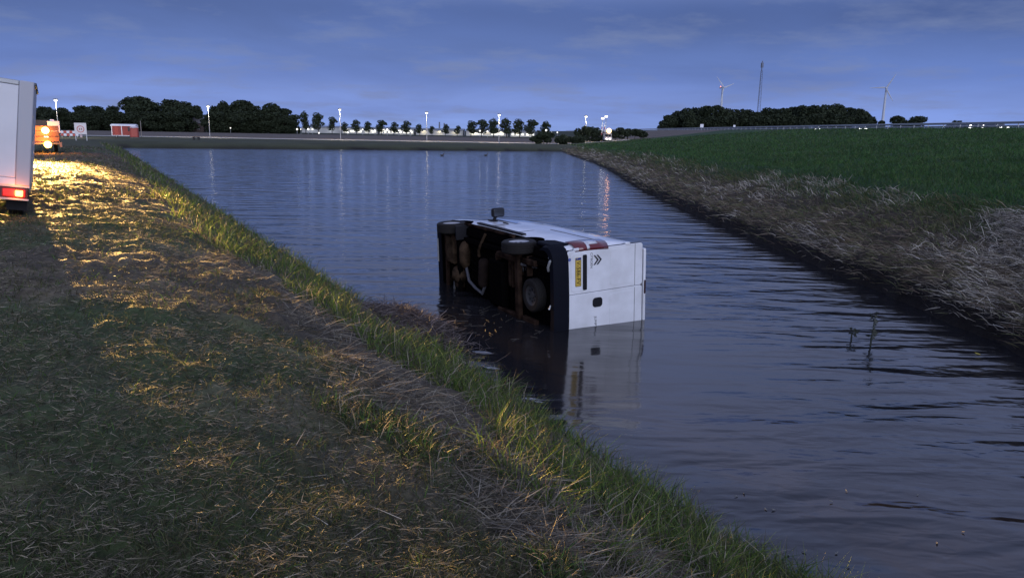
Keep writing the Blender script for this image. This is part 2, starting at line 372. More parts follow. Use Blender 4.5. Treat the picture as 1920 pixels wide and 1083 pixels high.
secs = [(.035, 2.185, .925), (.06, 2.215, .95), (.12, 2.245, .98), (.22, 2.262, .995), (.4, 2.27, 1), (1.2, 2.27, 1), (2.2, 2.27, 1), (3.2, 2.25, 1), (3.55, 2.17, .99), (3.85, 1.95, .98),
        (4.15, 1.62, .975), (4.45, 1.36, .97), (4.75, 1.2, .95), (4.98, 1.02, .89), (5.09, .88, .80), (5.13, .74, .70)]
vs = []; n = len(half)
for (X, zt, ws) in secs:
    k = (zt - .36) / (2.27 - .36)
    ring = [(X, y * ws, .36 + (z - .36) * k) for y, z in half] + [(X, -y * ws, .36 + (z - .36) * k) for y, z in reversed(half[:-1])]
    vs += ring
m = len(half) * 2 - 1; fs = []
for i in range(len(secs) - 1):
    for k in range(m): fs.append((i * m + k, i * m + (k + 1) % m, (i + 1) * m + (k + 1) % m, (i + 1) * m + k))
fs.append(tuple(range(m - 1, -1, -1))); fs.append(tuple((len(secs) - 1) * m + k for k in range(m)))
body = MB().add(vs, fs).build('body', [M_white, M_under], VAN, smooth=True, angle=50)
WX = (1.10, 4.16)
def cut(o, fn):
    bm = MB(); fn(bm); c = bm.build('cutter', [M_white, M_under]); c.data.polygons.foreach_set('material_index', [1] * len(c.data.polygons))
    c.matrix_world = o.parent.matrix_world
    md = o.modifiers.new('cut', 'BOOLEAN'); md.object = c; md.operation = 'DIFFERENCE'; md.solver = 'EXACT'; md.use_self = True
    bpy.context.view_layer.update(); dg = bpy.context.evaluated_depsgraph_get(); me = bpy.data.meshes.new_from_object(o.evaluated_get(dg))
    o.modifiers.clear(); o.data = me; bpy.data.objects.remove(c)
    me.polygons.foreach_set('use_smooth', [True] * len(me.polygons)); me.set_sharp_from_angle(angle=math.radians(45))
bpy.context.view_layer.update()
def arches(bm):
    for X in WX:
        for sg in (1, -1):
            bm.tube([(X, sg * .735, .345), (X, sg * 1.2, .345)], .395, 28)
    bm.box((.06, -.72, .2), (4.95, .72, .50))
for p in body.data.polygons:
    if p.center.z < .53 and .3 < p.center.x < 5: p.material_index = 1
cut(body, arches)
# rear doors with a dark rubber gap round and between them
def outline(y0, y1, z0, z1, r=.05, n=4):
    pts = []
    for (cy, cz, a0) in ((y1 - r, z1 - r, 0), (y0 + r, z1 - r, 90), (y0 + r, z0 + r, 180), (y1 - r, z0 + r, 270)):
        for k in range(n + 1):
            a = math.radians(a0 + 90 * k / n); pts.append((cy + r * math.cos(a), cz + r * math.sin(a)))
    return pts
def slab(bm, poly, x0, x1, mi=0): return bm.prism(poly, lambda p, s: Vector((x0 if s == 0 else x1, p[0], p[1])), mi)
slab(MB(), outline(-.862, .862, .585, 2.165), .006, .04).build('door_seal', M_black, VAN)
doorL = slab(MB(), outline(.052, .855, .60, 2.155), -.022, .03).build('rear_door', M_white, VAN, bevel=.008)
doorR = slab(MB(), outline(-.855, .044, .60, 2.155), -.022, .03).build('rear_door', M_white, VAN, bevel=.008)
for d, y0, y1 in ((doorL, .12, .80), (doorR, -.80, -.03)):
    slab(MB(), outline(y0, y1, 1.46, 1.955, .06), -.027, -.02).build('window_blank', M_white, d, bevel=.003)
    bmm = MB(); bmm.box((-.0255, min(y0, y1) - .06, 1.985), (-.0215, max(y0, y1) + .05, 1.992)); bmm.build('crease', M_dgrey, d)
# recessed plate niche, handle bar and plate on the upper (left) door
pan = slab(MB(), outline(.10, .80, .665, .985, .07), -.030, -.021).build('plate_surround', M_white, doorL, bevel=.006)
slab(MB(), outline(.115, .765, .895, .972, .02), -.052, -.029).build('grip_bar', M_black, doorL, bevel=.008)
plate = slab(MB(), outline(.195, .725, .745, .862, .012), -.039, -.0295).build('number_plate', mat('yellow_plate', (.52, .36, .06), .4), doorL, bevel=.002)
slab(MB(), outline(.681, .721, .749, .858, .008), -.041, -.038).build('plate_band', mat('blue_band', (.02, .04, .22), .4), plate)
for y0, y1, z0, z1 in ((.199, .721, .749, .755), (.199, .721, .852, .858), (.199, .205, .749, .858)):
    slab(MB(), [(y0, z0), (y1, z0), (y1, z1), (y0, z1)], -.0405, -.0385).build('plate_rim', M_black, plate)
def text(s, size, cy, cz, name, m, parent, x=-.0235, width=None, spacing=1):
    c = bpy.data.curves.new(name, 'FONT'); c.body = s; c.size = size; c.extrude = .001; c.align_x = 'CENTER'; c.align_y = 'CENTER'; c.space_character = spacing; c.resolution_u = 3
    t = bpy.data.objects.new('tmp_text', c); COL.objects.link(t); bpy.context.view_layer.update()
    me = bpy.data.meshes.new_from_object(t.evaluated_get(bpy.context.evaluated_depsgraph_get())); bpy.data.objects.remove(t)
    w = max(v.co.x for v in me.vertices) - min(v.co.x for v in me.vertices); k = (width / w) if width else 1
    me.transform(Matrix(((0, 0, -1, x), (-k, 0, 0, cy), (0, 1, 0, cz), (0, 0, 0, 1))))
    me.materials.clear(); me.materials.append(m); me.name = name
    o = bpy.data.objects.new(name, me); COL.objects.link(o); o.parent = parent; return o
text('V-586-FV', .105, .445, .803, 'lettering', M_black, plate, x=-.0405, width=.43)
text('NL', .03, .70, .775, 'lettering', mat('yellow_print', (.6, .5, .1), .5), plate, x=-.042, width=.026)
M_chrome = mat('smoked_chrome', (.10, .10, .12), .25, metal=.7)
text('CITROËN', .062, .64, 1.075, 'lettering', M_chrome, doorL, x=-.0245, width=.28)
for dz in (0, .062):
    poly = [(.73, 1.115 + dz), (.64, 1.185 + dz), (.55, 1.115 + dz), (.55, 1.145 + dz), (.64, 1.222 + dz), (.73, 1.145 + dz)]
    slab(MB(), poly, -.034, -.0215).build('chevron', M_chrome, doorL, bevel=.003)
slab(MB(), [(.70 + .03 * math.cos(a), .70 - .06 + .03 * math.sin(a)) for a in np.linspace(0, 2 * PI, 14, endpoint=False)], -.025, -.0215).build('badge', mat('blue_sticker', (.10, .13, .35), .5), doorL)
h = slab(MB(), outline(-.245, -.065, 1.10, 1.30, .06, 6), -.036, -.0215).build('door_handle', M_black, doorR, bevel=.008)
slab(MB(), outline(-.235, -.20, 1.13, 1.27, .015), -.05, -.034).build('lever', M_black, h, bevel=.005)
text('JUMPY', .062, -.53, 1.16, 'lettering', M_chrome, doorR, x=-.0245, width=.23)
for zz in (.78, 1.83):
    for sy in (1, -1):
        MB().box((-.03, sy * .868 - .028, zz - .05), (.05, sy * .868 + .028, zz + .05)).build('door_hinge', M_white, VAN, bevel=.012)
# roof lip with the high brake lamp
MB().box((-.035, -.74, 2.178), (.12, .74, 2.235)).build('roof_lip', M_white, VAN, bevel=.025, seg=3)
MB().box((-.045, -.13, 2.19), (-.02, .13, 2.222)).build('brake_lamp', mat('dark_red_lens', (.03, .006, .008), .2), VAN, bevel=.006)
# bumper, wraps the corners
bo = [(.30, .955), (.12, .965), (.02, .915), (-.055, .78), (-.075, .4), (-.08, 0)]
bo = bo + [(x, -y) for x, y in reversed(bo[:-1])]; bi = [(x + .12, y * .93) for x, y in reversed(bo)]
bb = MB(); ring = bo + bi
zz = [.30, .34, .50, .575, .60]; sc = [.965, .99, 1.0, .99, .975]; nn = len(ring); vs = []
for z_, k_ in zip(zz, sc): vs += [((x - .1) * k_ + .1, y * k_, z_) for x, y in ring]
fs = [(i * nn + k, i * nn + (k + 1) % nn, (i + 1) * nn + (k + 1) % nn, (i + 1) * nn + k) for i in range(len(zz) - 1) for k in range(nn)]
h_ = len(bo)
for lay in (0, len(zz) - 1):
    for k in range(h_ - 1): fs.append((lay * nn + k, lay * nn + k + 1, lay * nn + nn - 2 - k, lay * nn + nn - 1 - k))
bb.add(vs, fs).build('rear_bumper', M_bump, VAN, smooth=True, angle=50)
for sg in (1, -1):      # bumper corner that runs up to the wheel arch
    poly = [(.14, .36), (.68, .40), (.70, .60), (.60, .74), (.16, .745)]
    MB().prism(poly, lambda p, s: Vector((p[0], sg * (.90 if s == 0 else (.975 if p[1] < .7 else .966)), p[1]))).build('bumper_corner', M_bump, VAN, bevel=.03, seg=3)
    # tail lamp wrapped round the rear corner
    rows = [(.76, .0), (.80, .02), (1.36, .02), (1.42, .0)]
    bb = MB(); prof = [(-.012, .835), (-.016, .872), (.03, .925), (.10, .957), (.22, .966), (.30, .962)]
    vs = []; zs_ = [.75, .97, .985, 1.02, 1.20, 1.22, 1.42]; fs = []; 
    for z_ in zs_: vs += [(x, sg * (y + (.0 if .76 < z_ < 1.4 else -.004) - max(0, z_ - 1.1) * .05), z_) for x, y in prof]
    npf = len(prof)
    for i in range(len(zs_) - 1):
        for k in range(npf - 1): fs.append((i * npf + k, i * npf + k + 1, (i + 1) * npf + k + 1, (i + 1) * npf + k))
    tl = bb.add(vs, fs).build('tail_lamp', M_red, VAN, smooth=True, angle=60)
    so = tl.modifiers.new('solid', 'SOLIDIFY'); so.thickness = .03; so.offset = 0
    bb = MB()
    v2 = [(x - .018, sg * (y + .018 - max(0, z_ - 1.1) * .05), z_) for z_ in (.985, 1.04) for x, y in prof[:5]] + [(x - .018, sg * (y + .018 - max(0, z_ - 1.1) * .05), z_) for z_ in (1.04, 1.22) for x, y in prof[2:5]]
    f2 = [(k, k + 1, 5 + k + 1, 5 + k) for k in range(4)] + [(10 + k, 10 + k + 1, 13 + k + 1, 13 + k) for k in range(2)]
    rv = bb.add(v2, f2).build('reversing_lens', M_clear, tl, smooth=True); so = rv.modifiers.new('solid', 'SOLIDIFY'); so.thickness = .01
    # side fittings
    MB().box((1.62, sg * .935, .60), (3.62, sg * .967, .70)).build('side_moulding', M_black, VAN, bevel=.012)
    MB().box((.35, sg * .925, 1.355), (1.9, sg * .945, 1.39)).build('door_rail', M_dgrey, VAN, bevel=.004)
    MB().prism([(3.02, 1.20), (4.02, 1.20), (3.72, 1.80), (3.06, 1.86)], lambda p, s: Vector((p[0], sg * ((.958 if p[1] < 1.5 else .882) if s else (.93 if p[1] < 1.5 else .84)), p[1]))).build('side_window', M_glass, VAN)
    MB().box((3.62, sg * .62, .14), (3.67, sg * .93, .50)).build('mud_flap', M_black, VAN, bevel=.01)
    MB().box((3.06, sg * .95, 1.02), (3.26, sg * .972, 1.06)).build('side_door_handle', M_black, VAN, bevel=.008)
    for x_ in (3.0, 3.98, 1.95):        # door shut lines
        MB().box((x_, sg * .952, .62), (x_ + .008, sg * .9575, 1.05)).build('shut_line', M_black, VAN)
    MB().tube([(X_, sg * .945, .40) for X_ in (1.55, 3.72)], .035, 8).build('sill', M_rust, VAN)
    # door mirror
    mi = MB().box((3.66, sg * 1.03, 1.0), (3.79, sg * 1.23, 1.28)).build('door_mirror', M_black, VAN, bevel=.045, seg=3)
    MB().box((3.652, sg * 1.055, 1.025), (3.662, sg * 1.21, 1.255)).build('mirror_glass', mat('mirror_glass', (.08, .09, .11), .08, metal=.6), mi, bevel=.004)
    MB().tube([(3.76, sg * .93, 1.05), (3.74, sg * 1.06, 1.10)], .035, 8).build('mirror_arm', M_black, mi)
    MB().box((3.64, sg * .935, .99), (3.92, sg * .965, 1.10)).build('mirror_foot', M_black, mi, bevel=.012)
# wheels
def wheel(parent, c, axis, R=.33, W=.215, name='wheel', rim=M_rim, fine=False):
    c = Vector(c); w_ = bpy.data.objects.new(name, None); COL.objects.link(w_); w_.parent = parent; w_.location = c; w_.scale = (1, 1, 1 / ZS if parent is VAN else 1); CHILD.setdefault(parent.name, []).append(w_)
    prof = [(R * .60, -W * .42), (R * .66, -W * .5), (R * .90, -W * .5), (R * .985, -W * .40)]
    for gq in (-.28, -.1, .1, .28):
        prof += [(R, W * (gq - .075)), (R, W * (gq + .05)), (R * .975, W * (gq + .055)), (R * .975, W * (gq + .075))]
    prof += [(R * .985, W * .40), (R * .90, W * .5), (R * .66, W * .5), (R * .60, W * .42), (R * .60, -W * .42)]
    MB().lathe(prof, (0, 0, 0), axis, 36).build('tyre', M_rubber, w_, smooth=True, angle=35)
    rp = [(0.001, W * .30), (R * .16, W * .30), (R * .2, W * .22), (R * .42, W * .26), (R * .5, W * .30), (R * .56, W * .36), (R * .605, W * .42), (R * .605, -W * .42), (R * .54, -W * .4), (R * .5, -W * .1), (R * .2, -W * .05), (.001, -W * .05)]
    r_ = MB().lathe(rp, (0, 0, 0), axis, 30).build('rim', rim, w_, smooth=True, angle=35)
    d = Vector(axis); u = d.orthogonal().normalized(); v = d.cross(u)
    for k in range(8 if fine else 0):
        a = 2 * PI * k / 8; p = (u * math.cos(a) + v * math.sin(a)) * R * .36; MB().tube([p + d * W * .2, p + d * W * .275], R * .07, 8).build('vent_hole', M_black, r_)
    return w_
for X in WX:
    for sg in (1, -1): wheel(VAN, (X, sg * .83, .27), (0, sg, 0), fine=True)
wheel(VAN, (.66, -.03, .33), (0, 0, -1), .315, .19, 'spare_wheel', mat('dirty_rim', (.05, .048, .048), .7, spec=.2), True)
# underbody
U_ = MB(); U_.box((.3, -.86, .42), (4.9, .86, .455))
for X in np.arange(.45, 4.7, .30): U_.box((X, -.80, .395), (X + .05, .80, .42))
U_.build('floor_pan', M_under, VAN, bevel=.008)
for y in (.62, -.62): MB().box((.2, y - .05, .30), (4.7, y + .05, .415)).build('chassis_rail', M_under, VAN, bevel=.012)
MB().box((1.02, -.72, .20), (1.18, .72, .30)).build('rear_axle_beam', M_rust, VAN, bevel=.03)
for y in (.56, -.56):
    MB().box((1.2, y - .05, .22), (1.95, y + .06, .33), M=Matrix.Identity(4)).build('trailing_arm', M_rust, VAN, bevel=.02)
    MB().box((.50, y - .03, .24), (1.0, y + .08, .33)).build('spring_bracket', M_rust, VAN, bevel=.015)
    MB().tube([(1.0, y - .05, .26), (.72, y - .10, .46)], .035, 10).build('damper', M_dgrey, VAN)
    sp_ = MB(); sp_.tube([(1.1 + .06 * math.cos(t), y - .16 + .06 * math.sin(t), .28 + .012 * t) for t in np.linspace(0, 6 * PI, 50)], .012, 6); sp_.build('coil_spring', M_dgrey, VAN, smooth=True)
for X, y0, y1 in ((1.38, -.02, .84), (1.13, .25, .64), (.80, .30, .68), (2.05, -.5, .55)):
    MB().box((X, y0, .27), (X + .035, y1, .385)).build('cross_member', M_rust, VAN, bevel=.006)
MB().lathe([(.001, -.30), (.07, -.30), (.10, -.26), (.105, -.2), (.105, .2), (.10, .26), (.07, .30), (.001, .30)], (2.70, .04, .30), (-.12, 1, 0), 22).build('muffler', mat('muffler_steel', (.022, .016, .014), .7, spec=0, noise=(9, .8, (.015, .011, .010))), VAN, smooth=True)
MB().tube([(2.68, .86, .36), (2.74, .70, .31), (2.86, .50, .28), (2.88, .36, .30)], .03, 10).build('exhaust_pipe', M_alu, VAN, smooth=True)
MB().tube([(2.66, -.25, .30), (2.72, -.40, .27), (3.0, -.34, .26), (3.34, -.24, .27), (3.5, -.05, .3), (3.54, .06, .3)], .032, 10).build('exhaust_pipe', mat('pipe_steel', (.07, .07, .08), .6, spec=.3), VAN, smooth=True)
MB().lathe([(.001, -.30), (.05, -.29), (.115, -.2), (.12, .12), (.09, .22), (.04, .29), (.001, .3)], (3.56, .30, .29), (0, 1, 0), 18).build('catalytic_converter', M_alu, VAN, smooth=True)
MB().box((1.75, -.52, .24), (2.35, .42, .40)).build('fuel_tank', M_under, VAN, bevel=.05, seg=3)
MB().box((1.5, -.02, .285), (1.58, .55, .40)).build('tank_strap', M_rust, VAN, bevel=.006)
MB().box((4.05, .0, .24), (4.48, .62, .42)).build('oil_sump', M_alu, VAN, bevel=.05, seg=3)
g_ = MB(); g_.ball((3.98, -.22, .34), (.24, .22, .16), 14, 8); g_.box((3.86, -.5, .26), (4.1, -.2, .40)); g_.build('gearbox', M_alu, VAN, bevel=.015)
MB().box((3.78, -.66, .25), (3.9, .66, .34)).build('subframe', M_under, VAN, bevel=.02)
MB().box((4.52, -.60, .27), (4.6, .60, .35)).build('subframe', M_rust, VAN, bevel=.015)
for y in (.45, -.45):
    MB().tube([(3.85, y - .1, .29), (4.12, y + .22, .27), (4.45, y - .06, .30)], [.03, .045, .03], 8).build('control_arm', M_rust, VAN)
    MB().tube([(4.16, y * .5, .31), (4.16, y * 1.6, .27)], .028, 8).build('drive_shaft', M_dgrey, VAN)
MB().box((4.86, -.78, .27), (5.02, .78, .33)).build('undertray', M_bump, VAN, bevel=.02)
MB().tube([(4.955, -.06, .26), (4.945, .48, .26)], .018, 6).build('air_dam_strip', M_grey, VAN)
hs = MB(); 
for k in range(7):
    y0 = -.55 + k * .17; hs.tube([(3.1 + .05 * math.sin(k * 2), y0, .36), (3.3, y0 + .06, .33), (3.45 + .1 * math.sin(k), y0 + .1, .34)], .012, 5)
hs.build('brake_pipe', M_under, VAN)
MB().tube([(.05, .74, .36), (.02, .70, .28), (.06, .60, .27), (.10, .52, .30)], .022, 8).build('tow_eye', M_grey, VAN, smooth=True)
MB().tube([(.12, .85, .40), (.06, .80, .42), (.09, .62, .40), (.2, .6, .40)], .02, 6).build('bumper_stay', M_grey, VAN)
MB().tube([(.04, -.10, .30), (.02, -.16, .26), (-.02, -.14, .24)], .015, 6).build('tow_hook', M_grey, VAN)

# ------------------------------------------------------------ box truck at the left edge
TX = empty('box_truck', (-8.36, 13.05, 0), 'white box truck with lit tail lamp parked at the left edge of the grass', 'truck')
TX.location.z = float(height(-8.7, 13.6)) - .03; TX.scale = (1, 1, .93)
TX.rotation_euler = Matrix.Rotation(math.radians(31.3), 3, 'Z').to_4x4().to_3x3() @ Matrix.Rotation(math.radians(7.5), 3, 'Y') and (Matrix.Rotation(math.radians(31.3), 3, 'Z') @ Matrix.Rotation(math.radians(7.5), 3, 'Y')).to_euler()
M_box = mat('truck_box_panel', (.60, .60, .63), .4, noise=(1.5, .4, (.48, .48, .50)))
MB().box((-2.28, .03, .56), (-.02, 4.6, 2.46)).build('cargo_box', M_box, TX, bevel=.015)
MB().box((-.235, -.012, .60), (-.019, .20, 2.49)).build('corner_post', mat('post_grey', (.38, .38, .41), .45), TX, bevel=.02)
MB().box((-2.30, -.012, .60), (-2.06, .20, 2.49)).build('corner_post', mat('post_grey2', (.38, .38, .41), .45), TX, bevel=.02)
MB().box((-2.06, -.004, 2.40), (-.236, .18, 2.485)).build('roof_frame', M_grey, TX, bevel=.012)
for x0, x1 in ((-2.05, -1.16), (-1.145, -.24)):
    d = MB().box((x0, -.004, .74), (x1, .028, 2.395)).build('rear_door', M_box, TX, bevel=.01)
    MB().box(((x0 + x1) / 2 - .3, -.012, .90), ((x0 + x1) / 2 - .22, -.004, 1.0)).build('latch', M_dgrey, d)
MB().box((-.62, -.0065, 1.48), (-.50, -.0042, 1.50)).build('scuff', M_dgrey, TX)
MB().box((-.70, -.0065, 1.0), (-.62, -.0042, 1.03)).build('scuff', M_dgrey, TX)
MB().box((-2.28, -.008, .60), (-.236, .028, .735)).build('sill_panel', M_box, TX, bevel=.01)
MB().box((-2.25, .0, .36), (-.05, .10, .555)).build('lamp_board', mat('dark_red_board', (.09, .025, .022), .6), TX, bevel=.01)
MB().box((-2.25, -.03, .33), (-.03, .03, .365)).build('underrun_bar', M_grey, TX, bevel=.008)
for x0 in (-2.16, -.30):
    tl = MB().box((x0 - .12, -.03, .385), (x0 + .22, .02, .535)).build('tail_lamp', M_tailred, TX, bevel=.02)
    MB().box((x0 + .07, -.045, .405), (x0 + .18, -.02, .515)).build('lit_lens', M_tail, tl, bevel=.02)
lamp('tail_lamp_light', 'POINT', (-.2, -.12, .46), 6, (1, .25, .06), TX, .05)
for y in (.75, 5.3):
    for x in (-.22, -2.04):
        wheel(TX, (x, y, .33), (1 if x > -1 else -1, 0, 0), .34, .22)
MB().box((-2.1, .2, .40), (-.2, 6.4, .52)).build('chassis', M_black, TX, bevel=.01)
for x in (-.36, -2.2): MB().box((x, .28, .12), (x + .30, .30, .40)).build('mud_flap', M_black, TX)
for y in (1.6, 3.4): MB().box((-.06, y, .36), (-.03, y + 1.5, .50)).build('side_guard', M_grey, TX, bevel=.008)
MB().box((-.045, .02, 2.43), (.012, 4.6, 2.48)).build('roof_rail', M_dgrey, TX, bevel=.01)
MB().box((-.012, 4.2, .74), (.03, 4.28, .80)).build('marker_lamp', M_lampw2, TX, bevel=.01)
cb = MB(); cp = [(4.7, .45), (6.75, .45), (6.75, 1.05), (6.45, 1.25), (6.05, 1.98), (4.7, 2.02)]
cb.prism(cp, lambda p, s: Vector((-.12 if s else -2.18, p[0], p[1]))); cab = cb.build('cab', M_white, TX, bevel=.05, seg=3)
for x in (-.125, -2.195): MB().prism([(5.0, 1.2), (6.2, 1.2), (5.95, 1.8), (5.0, 1.85)], lambda p, s: Vector((x + (.02 if s else 0), p[0], p[1]))).build('side_window', M_glass, cab)
MB().prism([(-2.0, 0), (-.3, 0), (-.4, .72), (-1.9, .72)], lambda p, s: Vector((p[0], 6.43 - p[1] * .55 + (.02 if s else 0), 1.28 + p[1] * .94))).build('windscreen', M_glass, cab)

# ------------------------------------------------------------ low work trailer with amber lamps
tp = at(88, 289, 1.72); TR = empty('work_trailer', (tp[0] + .02, tp[1], float(height(tp[0], tp[1]))), 'low work trailer with two bright amber lamps beyond the white truck', 'trailer', rz=math.radians(31))
M_orange = mat('orange_panel', (.11, .065, .04), .6, noise=(4, .5, (.06, .036, .025)))
MB().box((-1.6, .1, .50), (.70, 4.2, .62)).build('chassis', M_dgrey, TR, bevel=.02)
for i, z in enumerate((.66, .97, 1.28)): MB().box((-1.6, 0, z), (.70, .06, z + .29)).build('tailboard', M_orange, TR, bevel=.015)
for x in (-1.62, .68): MB().box((x, .06, .62), (x + .05, 4.2, 1.55)).build('side_panel', M_orange, TR, bevel=.012)
MB().box((-1.57, 4.15, .62), (.68, 4.2, 1.9)).build('headboard', M_orange, TR, bevel=.012)
MB().box((.16, .02, 1.18), (.78, .60, 1.84)).build('locker', mat('locker_white', (.62, .60, .58), .5), TR, bevel=.02)
MB().box((.30, .1, 1.845), (.52, .4, 1.93)).build('locker_lid', M_whiteplain, TR, bevel=.01)
for (z, x) in ((1.30, .03), (.50, .08)):
    hd = MB(); hd.lathe([(.001, -.04), (.10, -.04), (.12, 0), (.12, .07), (.001, .07)], (x, -.02, z), (0, -1, 0), 18); a = hd.build('lamp_housing', M_black, TR, smooth=True)
    MB().ball((x, -.10, z), (.19, .08, .19), 14, 8).build('amber_lens', M_amber, a, smooth=True)
for x in (-.05, .02, .09): MB().box((x, -.03, .92), (x + .045, -.005, .955)).build('glowing_reflector', M_lampw2, TR)  # reflector glints put in as emission, these are no lamps
for x in (-1.3, .48):
    for y in (1.9, 2.75): wheel(TR, (x, y, .33), (1 if x > 0 else -1, 0, 0), .33, .2)
MB().tube([(-.45, 4.2, .55), (-.45, 5.8, .5)], .05, 8).build('drawbar', M_dgrey, TR)
for x in (-1.62, .70): MB().box((x - .02, -.05, .35), (x + .10, .0, .62)).build('lamp_bracket', M_dgrey, TR)
lamp('flood_lamp', 'SPOT', (tp[0] - 1.55, tp[1] - .3, tp[2] + 2.25), 1000000, (1, .57, .16), None, .10, aim=(-14.4, 22.8, 1.6), spot=math.radians(20), blend=1.0).scale = (1, .40, 1)
lamp('amber_glow', 'POINT', (tp[0] + .25, tp[1] - .6, tp[2] + .62), 170, (1, .24, .02), None, .08)
lamp('amber_glow', 'POINT', (tp[0] + .15, tp[1] - .7, tp[2] + 1.36), 130, (1, .26, .03), None, .08)

# ------------------------------------------------------------ sign, barrier, hut, toilet, post, bench
def gpt(u, v):
    z = 1.2
    for _ in range(8): P = at(u, v, z); z = float(height(P[0], P[1], False))
    return P
def face_cam(P): return math.atan2(-P[0], P[1]) * .9
P = gpt(153, 263); px = P[1] / FPX * 1.13
SG = empty('prohibition_sign', tuple(P), 'white board with red ring on two posts beside the gravel drive', 'sign', rz=face_cam(P))
w2 = 8.6 * px; ht = 10 * px
MB().box((-w2, -.02, ht), (w2, .02, ht + 18 * px)).build('board', mat('sign_white', (.72, .66, .62), .5), SG, bevel=.01)
for x in (-w2 + .08, w2 - .08): MB().box((x - .06, .021, -.1), (x + .06, .10, ht + 18 * px)).build('post', M_grey, SG)
MB().lathe([(4.4 * px, 0), (5.4 * px, 0), (5.4 * px, .012), (4.4 * px, .012), (4.4 * px, 0)], (0, -.021, ht + 8.2 * px), (0, -1, 0), 28).build('ring', mat('sign_red', (.55, .06, .03), .5), SG)
for dx in (-1.4, 1.4): MB().box((dx * px - .7 * px, -.028, ht + 6.7 * px), (dx * px + .7 * px, -.021, ht + 9.7 * px)).build('symbol', mat('sign_mark', (.35, .08, .05), .5), SG)
MB().box((-1.8 * px, -.02, ht - 5 * px), (1.6 * px, .02, ht - .6 * px)).build('lower_plate', mat('sign_pink', (.55, .40, .38), .5), SG)
P = gpt(131, 257); px = P[1] / FPX * 1.13
BR = empty('road_barrier', tuple(P), 'low red and white barrier boards left of the ring sign', 'barrier', rz=face_cam(P))
for row, z in enumerate((2.2, 6.6)):
    for k in range(6):
        MB().box(((-12.5 + k * 4.2) * px, -.03, z * px), ((-12.5 + k * 4.2 + 4.1) * px, .03, (z + 3.6) * px)).build('board', M_whiteplain if (k + row) % 2 else mat('barrier_red', (.5, .08, .05), .5), BR)
for x in (-11, 0, 11): MB().box((x * px - .05, .035, 0), (x * px + .05, .12, 11 * px)).build('post', M_grey, BR)
P = gpt(234, 257.5); px = P[1] / FPX * 1.1
HT = empty('site_hut', tuple(P), 'red site hut with white roof on the grass by the far corner of the pond', 'hut', rz=math.radians(14))
M_hred = mat('red_boards', (.24, .034, .024), .6, noise=(2, .5, (.30, .035, .03))); W_ = 19 * px; D_ = 2.3; Hh = 19 * px
MB().box((-W_, 0, .45), (W_ * .86, D_, Hh)).build('cabin_wall', M_hred, HT, bevel=.02)
rf = MB(); rf.prism([(-.12, Hh), (D_ + .12, Hh), (D_ + .05, Hh + .18), (D_ * .5, Hh + .38), (-.05, Hh + .18)], lambda p, s: Vector((-W_ - .2 if s == 0 else W_ * .86 + .2, p[0], p[1]))); rf.build('roof', M_whiteplain, HT)
for x in (-W_, -W_ * .2, W_ * .86): MB().box((x - .07, -.03, .45), (x + .07, -.002, Hh)).build('corner_trim', M_whiteplain, HT)
MB().box((-W_, -.04, .38), (W_ * .86, D_, .449)).build('sill_beam', M_whiteplain, HT)
MB().box((W_ * .3, -.03, 1.3), (W_ * .62, -.004, 2.1)).build('window', M_glass, HT)
MB().box((-W_ * .75, -.03, .5), (-W_ * .45, -.004, 2.3)).build('door', mat('door_red', (.32, .045, .03), .6), HT)
for x in (-W_ * .7, W_ * .5): wheel(HT, (x, .3, .30), (0, -1, 0), .3, .18)
P = gpt(253, 257.8); px = P[1] / FPX * 1.1
TL = empty('portable_toilet', tuple(P), 'red portable toilet with pale domed roof beside the site hut', 'portable toilet', rz=math.radians(20))
w = 6.2 * px; MB().box((-w, -w, .1), (w, w, 16.5 * px)).build('cabin', M_hred, TL, bevel=.05)
MB().ball((0, 0, 16.5 * px), (w * 1.1, w * 1.1, 2.8 * px), 14, 8).build('roof', mat('pale_roof', (.5, .45, .48), .5), TL, smooth=True)
MB().box((-w * .7, -w - .03, .2), (w * .7, -w - .004, 15 * px)).build('door', mat('toilet_door', (.36, .06, .04), .5), TL, bevel=.01)
MB().box((-w * 1.05, -w * 1.05, 0), (w * 1.05, w * 1.05, .095)).build('base', M_dgrey, TL)
P = gpt(265.5, 256); ps = MB(); ps.tube([tuple(P), (P[0], P[1], P[2] + 25 * P[1] / FPX * 1.1)], .09, 8); ps.tube([(P[0], P[1], P[2] + 25 * P[1] / FPX * 1.1), (P[0], P[1], P[2] + 25 * P[1] / FPX * 1.1 + .1)], .12, 8)
tag(ps.build('wooden_post', mat('weathered_wood', (.20, .17, .15), .8)), 'bare pale post standing right of the red site hut', 'post')
P = gpt(368, 262); px = P[1] / FPX * 1.08
BN = empty('bench', tuple(P), 'small dark bench on the far bank below the first street lamp', 'bench', rz=.1)
M_bw = mat('dark_wood', (.03, .026, .022), .8)
for k in range(3): MB().box((-5.5 * px, -.30 + k * .22, 4.2 * px), (5.5 * px, -.11 + k * .22, 5 * px)).build('seat_plank', M_bw, BN)
for x in (-4 * px, 4 * px): MB().box((x - .12, -.28, 0), (x + .12, .28, 4.15 * px)).build('leg', M_bw, BN)

